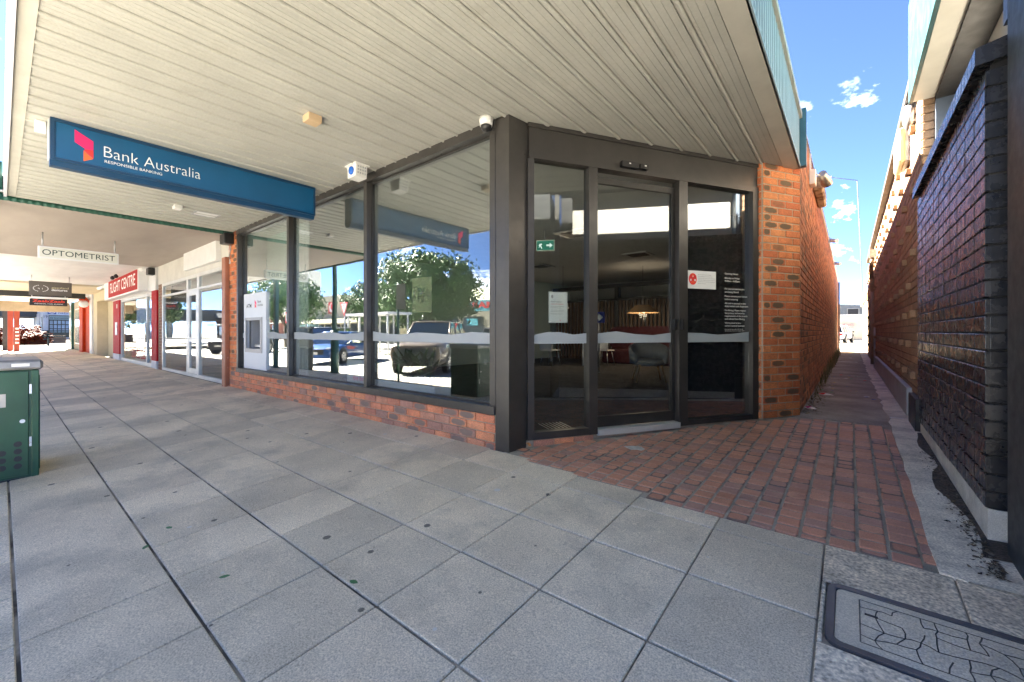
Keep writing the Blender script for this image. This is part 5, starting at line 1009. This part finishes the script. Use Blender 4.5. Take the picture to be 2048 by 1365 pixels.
# ================================================================ trees and buildings across the road
def tree(label, loc, trunk_h, crown, n, leaf, seed, m=LEAFM, name='street_tree'):
    r = random.Random(seed); t = thing(name, label, 'tree', loc); L0 = Vector(loc); mb = MB(); top = L0 + Vector((0, 0, trunk_h))
    mb.tube(L0 - Vector((0, 0, .1)), top, .22, .15, n=10); cl = []
    cx, cy, cz, rx, rz = crown
    for i in range(9):
        a = i * 2.4; e = L0 + Vector((cx + rx * .6 * math.cos(a), cy + rx * .6 * math.sin(a), cz + rz * r.uniform(-.4, .6))); mid = top.lerp(e, .5) + Vector((0, 0, .3)); mb.tube(top, mid, .10, .06, n=6); mb.tube(mid, e, .06, .025, n=6)
    mb.build('trunk', BARK, t)
    C = L0 + Vector((cx, cy, cz))
    for i in range(120):
        d = Vector((r.gauss(0, 1), r.gauss(0, 1), r.gauss(0, 1))).normalized(); q = r.uniform(.35, 1) ** .6; cl.append((C + Vector((d.x * rx * q, d.y * rx * q, d.z * rz * q - (.2 * rz if d.z < 0 else 0) * 0)), r.uniform(.12, .24) * rx, d))
    def f(rr):
        c, s, d = cl[rr.randrange(len(cl))]; g = Vector((rr.gauss(0, 1), rr.gauss(0, 1), rr.gauss(0, .8))); return c + g * s * .55, (d + g * .4).normalized()
    leafy('crown', m, t, n, f, leaf, seed + 1); return t
tree('large rounded green street tree on the median', (-24.3, -14, -.38), 2.0, (0, 0, 4.5, 4.2, 2.9), 15000, .17, 5)
tree('smaller green street tree left of the large one', (-33.5, -15.5, -.38), 1.9, (0, 0, 4.1, 2.7, 2.0), 6000, .16, 9)
tree('leafy tree opposite the vacant shop', (-41, -11, -.38), 2.0, (0, 0, 4.6, 3.2, 2.6), 8000, .17, 12)
tree('dark bushy tree behind the mart roof', (-33, -40, -.47), 3, (0, 0, 7.3, 3.6, 2.3), 5000, .25, 21)
tree('tree above the corner plaza', (-72, -6.5, -.2), 2.6, (0, 0, 6.2, 4.2, 4.2), 9000, .24, 31)
tree('sunny tree beyond the raised walkway', (-95, -7, -.2), 2.6, (0, 0, 5.5, 4.5, 3.5), 8000, .25, 37)
def far_building(name, label, loc, parts, text_=None):
    t = thing(name, label, 'building', loc)
    for n, m, a in parts: one(n, m, t, *a)
    return t
CRB = mat('far_cream', (.56, .52, .40), .85, var=.05); CRB2 = mat('far_cream_roof', (.62, .62, .46), .7, var=.06); SHG = mat('far_shop_glass', (.03, .035, .04), .15, var=.1)
t = far_building('cream_shops', 'long cream parapet shop row across the road', (-55, -26, -.4), [('wall', CRB, (-66, -44, -29, -26, -.5, 5.0)), ('parapet', CRB, (-66, -58.5, -29, -25.9, 5.0, 6.6)), ('awning', CRB, (-66, -44, -25.9, -23, 2.3, 2.9))])
for i in range(9): w_ = one('window', SHG, t, -65.5 + 2.4 * i, -63.6 + 2.4 * i, -25.98, -25.9, .1, 2.2); one('sill', CRB, w_, -65.5 + 2.4 * i, -63.6 + 2.4 * i, -25.9, -25.8, -.1, .1)
ls = one('logo_sign', REDL, t, -61.9, -59.9, -25.9, -25.8, 3.9, 5.6); MB().extr([(-60.9 + .7 * math.cos(i * .4), 4.75 + .7 * math.sin(i * .4)) for i in range(16)], (0, -25.8, 0), (1, 0, 0), (0, 0, 1), (0, .03, 0)).build('logo_disc', TEXTW, ls); MB().extr([(-60.65 + .5 * math.cos(i * .4), 4.9 + .5 * math.sin(i * .4)) for i in range(16)], (0, -25.77, 0), (1, 0, 0), (0, 0, 1), (0, .03, 0)).build('logo_crescent', REDL, ls)
t = far_building('white_tower', 'tall white panelled sign tower across the road', (-68, -25, -.4), [('tower', mat('tower_white', (.66, .65, .58), .7, var=.03), (-74, -64.5, -26, -23.5, 2.6, 10.5))])
for x in (-73.5, -69.3, -65.5): one('leg', mat('tower_blue', (.2, .36, .45), .6), t, x, x + .7, -25.5, -24.3, -.4, 2.6)
one('panel_joint', GALV, t, -74, -64.5, -23.49, -23.45, 8.6, 8.7); text('CP', (-66.9, -23.44, 8.9), (-1, 0, 0), UP, 3, 1.1, mat('letter_teal', (.1, .4, .45), .5, var=0), t, depth=.03)
t = far_building('mart_building', 'cream roofed shop with striped awning and blue sign band', (-30, -25, -.4), [('wall', mat('mart_wall', (.34, .32, .26), .85, var=.06), (-40, -16, -31, -25, -.5, 3.4)), ('sign_band', mat('mart_blue', (.08, .36, .46), .5, var=.06), (-33, -16, -24.2, -23.9, 3.1, 4.15))])
MB().extr([(-25, 4.2), (-31, 6.4), (-31, 4.2)], (-41, 0, 0), (0, 1, 0), (0, 0, 1), (26, 0, 0)).build('roof', CRB2, t)
for i in range(16): MB().extr([(-25, 4.2), (-23.6, 3.7), (-23.2, 3.1), (-25, 3.1)], (-40 + .42 * i, 0, 0), (0, 1, 0), (0, 0, 1), (.4, 0, 0)).build('awning_stripe', (CRB2 if i % 2 else GRNC), t)
text('MARTT MART', (-20.5, -23.89, 3.4), (-1, 0, 0), UP, 10, .6, REDL, t, depth=.02, bold=.03); 
MB().extr([(-32.8, 3.15), (-31.6, 4.1), (-30.4, 3.15)], (0, -23.89, 0), (1, 0, 0), (0, 0, 1), (0, .02, 0)).build('sign_graphic', mat('graphic_yellow', (.7, .5, .05), .5), t)
for i in range(6): w_ = one('window', SHG, t, -39 + 3.7 * i, -36.3 + 3.7 * i, -25.02, -24.92, .2, 2.6); one('poster', mat('mart_blue', (.08, .36, .46), .5), w_, -38.5 + 3.7 * i, -37 + 3.7 * i, -24.92, -24.88, 1.7, 2.4)
sh = thing('bus_shelter', 'white framed open shelter on the median', 'shelter', (-24, -10, -.38)); one('roof', WHITE, sh, -26.6, -21.6, -10.6, -8.8, 2.15, 2.3)
for x in (-26.4, -24.9, -23.3, -21.8):
    for y in (-10.45, -8.95): MB().tube((x, y, -.38), (x, y, 2.15), .06).build('post', WHITE, sh)
gwy = thing('give_way_sign', 'red and white triangular roundabout sign on a steel pole', 'traffic sign', (-24, -7.4, -.38)); MB().tube((-24, -7.4, -.4), (-24, -7.4, 2.9), .035).build('pole', GALV, gwy)
MB().extr([(-.48, .42), (.48, .42), (0, -.42)], (-24, -7.36, 2.45), (1, 0, 0), (0, 0, 1), (0, .01, 0)).build('sign_border', REDL, gwy); MB().extr([(-.34, .335), (.34, .335), (0, -.26)], (-24, -7.349, 2.45), (1, 0, 0), (0, 0, 1), (0, .005, 0)).build('sign_face', WHITE, gwy)
for k in range(3):
    a0 = k * 2.094; MB().extr([(.11 * math.cos(a0 + i * .25) * q, .18 + .11 * math.sin(a0 + i * .25) * q) for q, rg in ((1, range(6)), (.65, range(5, -1, -1))) for i in rg], (-24, -7.343, 2.45), (1, 0, 0), (0, 0, 1), (0, .003, 0)).build('arrow_arc', TEXTK, gwy)
lp = thing('lamp_post', 'dark green heritage lamp post near the kerb', 'lamp post', (-12.5, -.7, gz(-.7))); MB().tube((-12.5, -.7, gz(-.7) - .02), (-12.5, -.7, .95), .13, .12, n=14).build('base', POSTG, lp); MB().tube((-12.5, -.7, .95), (-12.5, -.7, 1.12), .17, .09, n=14).build('collar', POSTG, lp); MB().tube((-12.5, -.7, 1.12), (-12.5, -.7, 6.2), .075, .05, n=12).build('shaft', POSTG, lp); one('band', ORL, lp, -12.6, -12.4, -.8, -.6, .88, .92)
MB().path([(-12.5, -.7, 6.2), (-12.5, -1.0, 6.5), (-12.5, -1.5, 6.5), (-12.5, -1.75, 6.2)], .03).build('swan_neck', POSTG, lp); MB().tube((-12.5, -1.75, 6.2), (-12.5, -1.75, 5.95), .05, .22, n=14).build('lamp_shade', POSTG, lp)
l2 = thing('lamp_post', 'dark brown tall lamp post in front of the white tower', 'lamp post', (-33, -8, -.38)); MB().tube((-33, -8, -.4), (-33, -8, 8), .09, .06, n=12).build('shaft', mat('pole_brown', (.05, .035, .03), .6), l2); MB().path([(-33, -8, 8), (-32, -8.2, 8.3)], .04).build('arm', GALV, l2)
for x, y, l in ((-9.0, -.55, 'parking sign on a thin dark pole near the kerb, seen from behind'),):
    k = thing('parking_sign', l, 'traffic sign', (x, y, gz(y))); MB().tube((x, y, gz(y) - .02), (x, y, 2.35), .03).build('pole', POSTG, k); one('sign_plate', BLACK, k, x - .02, x + .36, y + .03, y + .045, 1.65, 2.3)
ra = thing('kerb_railing', 'dark slatted steel railing beside the kerb', 'railing', (-14.7, -.7, gz(-.7)))
for i in range(13): x = -15.4 + .115 * i; one('slat', FRAMED, ra, x, x + .045, -.72, -.68, gz(-.7) - .01, 1.2)
one('top_rail', FRAMED, ra, -15.45, -13.95, -.75, -.65, 1.2, 1.26); one('mid_rail', FRAMED, ra, -15.45, -13.95, -.73, -.66, .5, .55)
# roadside wall of shops opposite the far left, seen in the shop windows
t = far_building('brick_shops', 'low red brick shop row with grey roof across the road', (-95, -26, -.4), [('wall', mat('far_brick', (.22, .08, .055), .9, var=.1), (-115, -78, -30, -26, -.5, 4.2)), ('roof', mat('far_roof', (.3, .31, .32), .7), (-115.5, -77.5, -30, -25, 4.2, 5.2)), ('awning', WHITE, (-112, -80, -26, -23.5, 2.5, 2.75))])
for i in range(9): one('window', SHG, t, -113 + 3.7 * i, -110.5 + 3.7 * i, -26.02, -25.94, .3, 2.3)
t = far_building('grey_shops', 'plain rendered shop row opposite the alley', (10, -26, -.4), [('wall', RENDW, (-15.5, 40, -30, -26, -.5, 4.6)), ('awning', CREAM, (-15.5, 40, -26, -23, 2.6, 3.1))])
for i in range(12): one('window', SHG, t, -14.5 + 4.4 * i, -11.3 + 4.4 * i, -26.02, -25.94, .1, 2.3)

# ================================================================ litter, weeds and leaves
def scrap(label, x, y, m, s, seed, m2=None, group=None):
    r = random.Random(seed); t = thing('litter', label, 'litter', (x, y, gz(y) + .007), group); n = 9; g0 = gz(y) + .003
    z0 = .0785 if y > 5.95 else gz(y) + .002
    vs = [(x, y, z0 + s * .35)] + [(x + s * r.uniform(.7, 1.2) * math.cos(i * 6.283 / n), y + s * .7 * r.uniform(.7, 1.2) * math.sin(i * 6.283 / n), z0 + s * r.uniform(0, .22)) for i in range(n)] + [(x, y, z0)]
    MB().add(vs, [(0, i + 1, (i + 1) % n + 1) for i in range(n)] + [(n + 1, (i + 1) % n + 1, i + 1) for i in range(n)]).build('wrapper', m, t)
    if m2: MB().add([(a[0] + .012, a[1] - .012, a[2] + .008) for a in (vs[0], vs[5], vs[6], vs[7])], [(0, 1, 2), (0, 2, 3)]).build('printed_side', m2, t)
MAG = mat('litter_magenta', (.6, .03, .22), .4, var=.1)
scrap('white and magenta wrapper at the foot of the red wall', -.395, 6.67, WHITE, .075, 1, MAG); scrap('white and pink crumpled wrapper on the alley asphalt', -.3, 8.25, WHITE, .09, 2, REDL)
r = random.Random(77); CL = [mat('litter_green', (.05, .3, .15), .4), mat('litter_blue', (.06, .15, .45), .4), WHITE, mat('litter_yellow', (.6, .45, .08), .4), REDL]
for i in range(26):
    y = r.uniform(8.0, 12.5); x = r.uniform(-.35, .3) if i % 3 else r.uniform(-.42, -.2); scrap('small scrap of litter lying on the alley floor', x, y, r.choice(CL), r.uniform(.015, .04), 100 + i, group='litter scraps in the alley')
we = thing('alley_weeds', 'pale green weeds growing along the foot of the red wall', 'weeds', (-.45, 12, .078)); mb = MB(); r = random.Random(8)
for i in range(520):
    y = 7.5 + 17 * r.random() ** .8; x = -.455 + abs(r.gauss(0, .05)); h = r.uniform(.04, .12) * (1 + (y > 10) * 1.6 * r.random() + (y > 13) * 1.5 * r.random()); a = r.uniform(0, 6.28); w = .012; dx, dy = h * .5 * math.cos(a), h * .5 * math.sin(a)
    mb.add([(x - w * math.sin(a), y + w * math.cos(a), .077), (x + w * math.sin(a), y - w * math.cos(a), .077), (max(x + dx, -.465), y + dy, .077 + h)], [(0, 1, 2)])
mb.build('foliage', WEED, we); we['kind'] = 'stuff'
lv = thing('leaf_litter', 'dry leaf litter scattered against the foot of the red wall', 'leaf litter', (-.4, 8, .078)); lv['kind'] = 'stuff'; mb = MB()
for i in range(420):
    y = 6.2 + abs(r.gauss(0, 2.6)); x = -.46 + abs(r.gauss(0, .09)); s = r.uniform(.008, .025); a = r.uniform(0, 6.28); c, s_ = math.cos(a) * s, math.sin(a) * s
    mb.add([(x - c, y - s_, .0785 + r.uniform(0, .01)), (x + s_ * .5, y - c * .5, .0785 + r.uniform(0, .01)), (x + c, y + s_, .079 + r.uniform(0, .012)), (x - s_ * .5, y + c * .5, .079)], [(0, 1, 2, 3)])
mb.build('leaves', mat('dry_leaf', rough=.9, rnd=[(.2, .15, .08), (.3, .25, .16), (.12, .08, .05), (.35, .33, .26)], var=.2), lv)
lv = thing('gutter_litter', 'dark leaf litter lying in the corner below the white plinth', 'leaf litter', (.5, 3, .01)); lv['kind'] = 'stuff'; mb = MB()
for i in range(420):
    y = 2.75 + 2.2 * r.random() ** 1.6; x = .535 - abs(r.gauss(0, .04)); s = r.uniform(.006, .018); a = r.uniform(0, 6.28); c, s_ = math.cos(a) * s, math.sin(a) * s; z = gz(y) + .01
    mb.add([(x - c, y - s_, z + r.uniform(0, .008)), (x + s_ * .4, y - c * .4, z + r.uniform(0, .008)), (x + c, y + s_, z + r.uniform(0, .01)), (x - s_ * .4, y + c * .4, z)], [(0, 1, 2, 3)])
mb.build('leaves', mat('dark_leaf', rough=.9, rnd=[(.05, .035, .025), (.11, .08, .05), (.2, .17, .13), (.04, .03, .02)], var=.2), lv)
GLF = mat('green_leaf', (.04, .16, .06), .5, var=.1)
for x, y, a, l in ((-3.27, .66, .3, 'small green leaf on the slab nearest the bin'), (-2.40, .70, 1.0, 'narrow green leaf lying on the footpath'), (-1.83, 1.06, .2, 'rounded green leaf by a long slab joint'), (-3.1, .52, 2.6, 'green leaf caught in the slab joint')):
    t = thing('fallen_leaf', l, 'leaf', (x, y, gz(y))); d = Vector((math.cos(a), math.sin(a), 0)); nn = Vector((-d.y, d.x, 0)); vs = []
    for k in range(7):
        tt = k / 6; p = Vector((x, y, 0)) + d * (.05 * (tt - .5)); ww = .013 * math.sin(math.pi * (.06 + .9 * tt)); vs += [p - nn * ww, p + nn * ww]
    vs = [(v.x, v.y, gz(v.y) + .002 + .004 * math.sin(i)) if 0 else (v.x, v.y, gz(v.y) + .003) for i, v in enumerate(vs)]
    MB().add(vs, [(2 * k, 2 * k + 1, 2 * k + 3, 2 * k + 2)[::-1] for k in range(6)]).build('blade', GLF, t)
dl = thing('dry_leaf', 'curled orange dry leaf at the foot of the corner column', 'leaf', (-2.29, 3.08, .01)); MB().loft([[(-2.31 + .03 * math.cos(a), 3.05 + .02 * k, .03 + .025 * math.sin(a)) for a in (0, .8, 1.6, 2.4)] for k in range(3)], close=False).build('blade', mat('dry_orange', (.5, .2, .07), .7), dl)
sp2 = thing('paint_splash', 'white paint splash on the brick paving before the door', 'paint splash', (-1.55, 3.9, gz(3.9)))
r = random.Random(4); c0 = Vector((-1.52, 3.66, 0)); MB().prism([(c0.x + .11 * math.cos(i * .42) * r.uniform(.6, 1.1), c0.y + .07 * math.sin(i * .42) * r.uniform(.6, 1.1)) for i in range(15)], lambda x, y: gz(y), lambda x, y: gz(y) + .0022).build('splash', mat('splash_white', (.55, .55, .52), .8, var=.2, vs=20), sp2)
print('OBJECTS', len(bpy.data.objects))
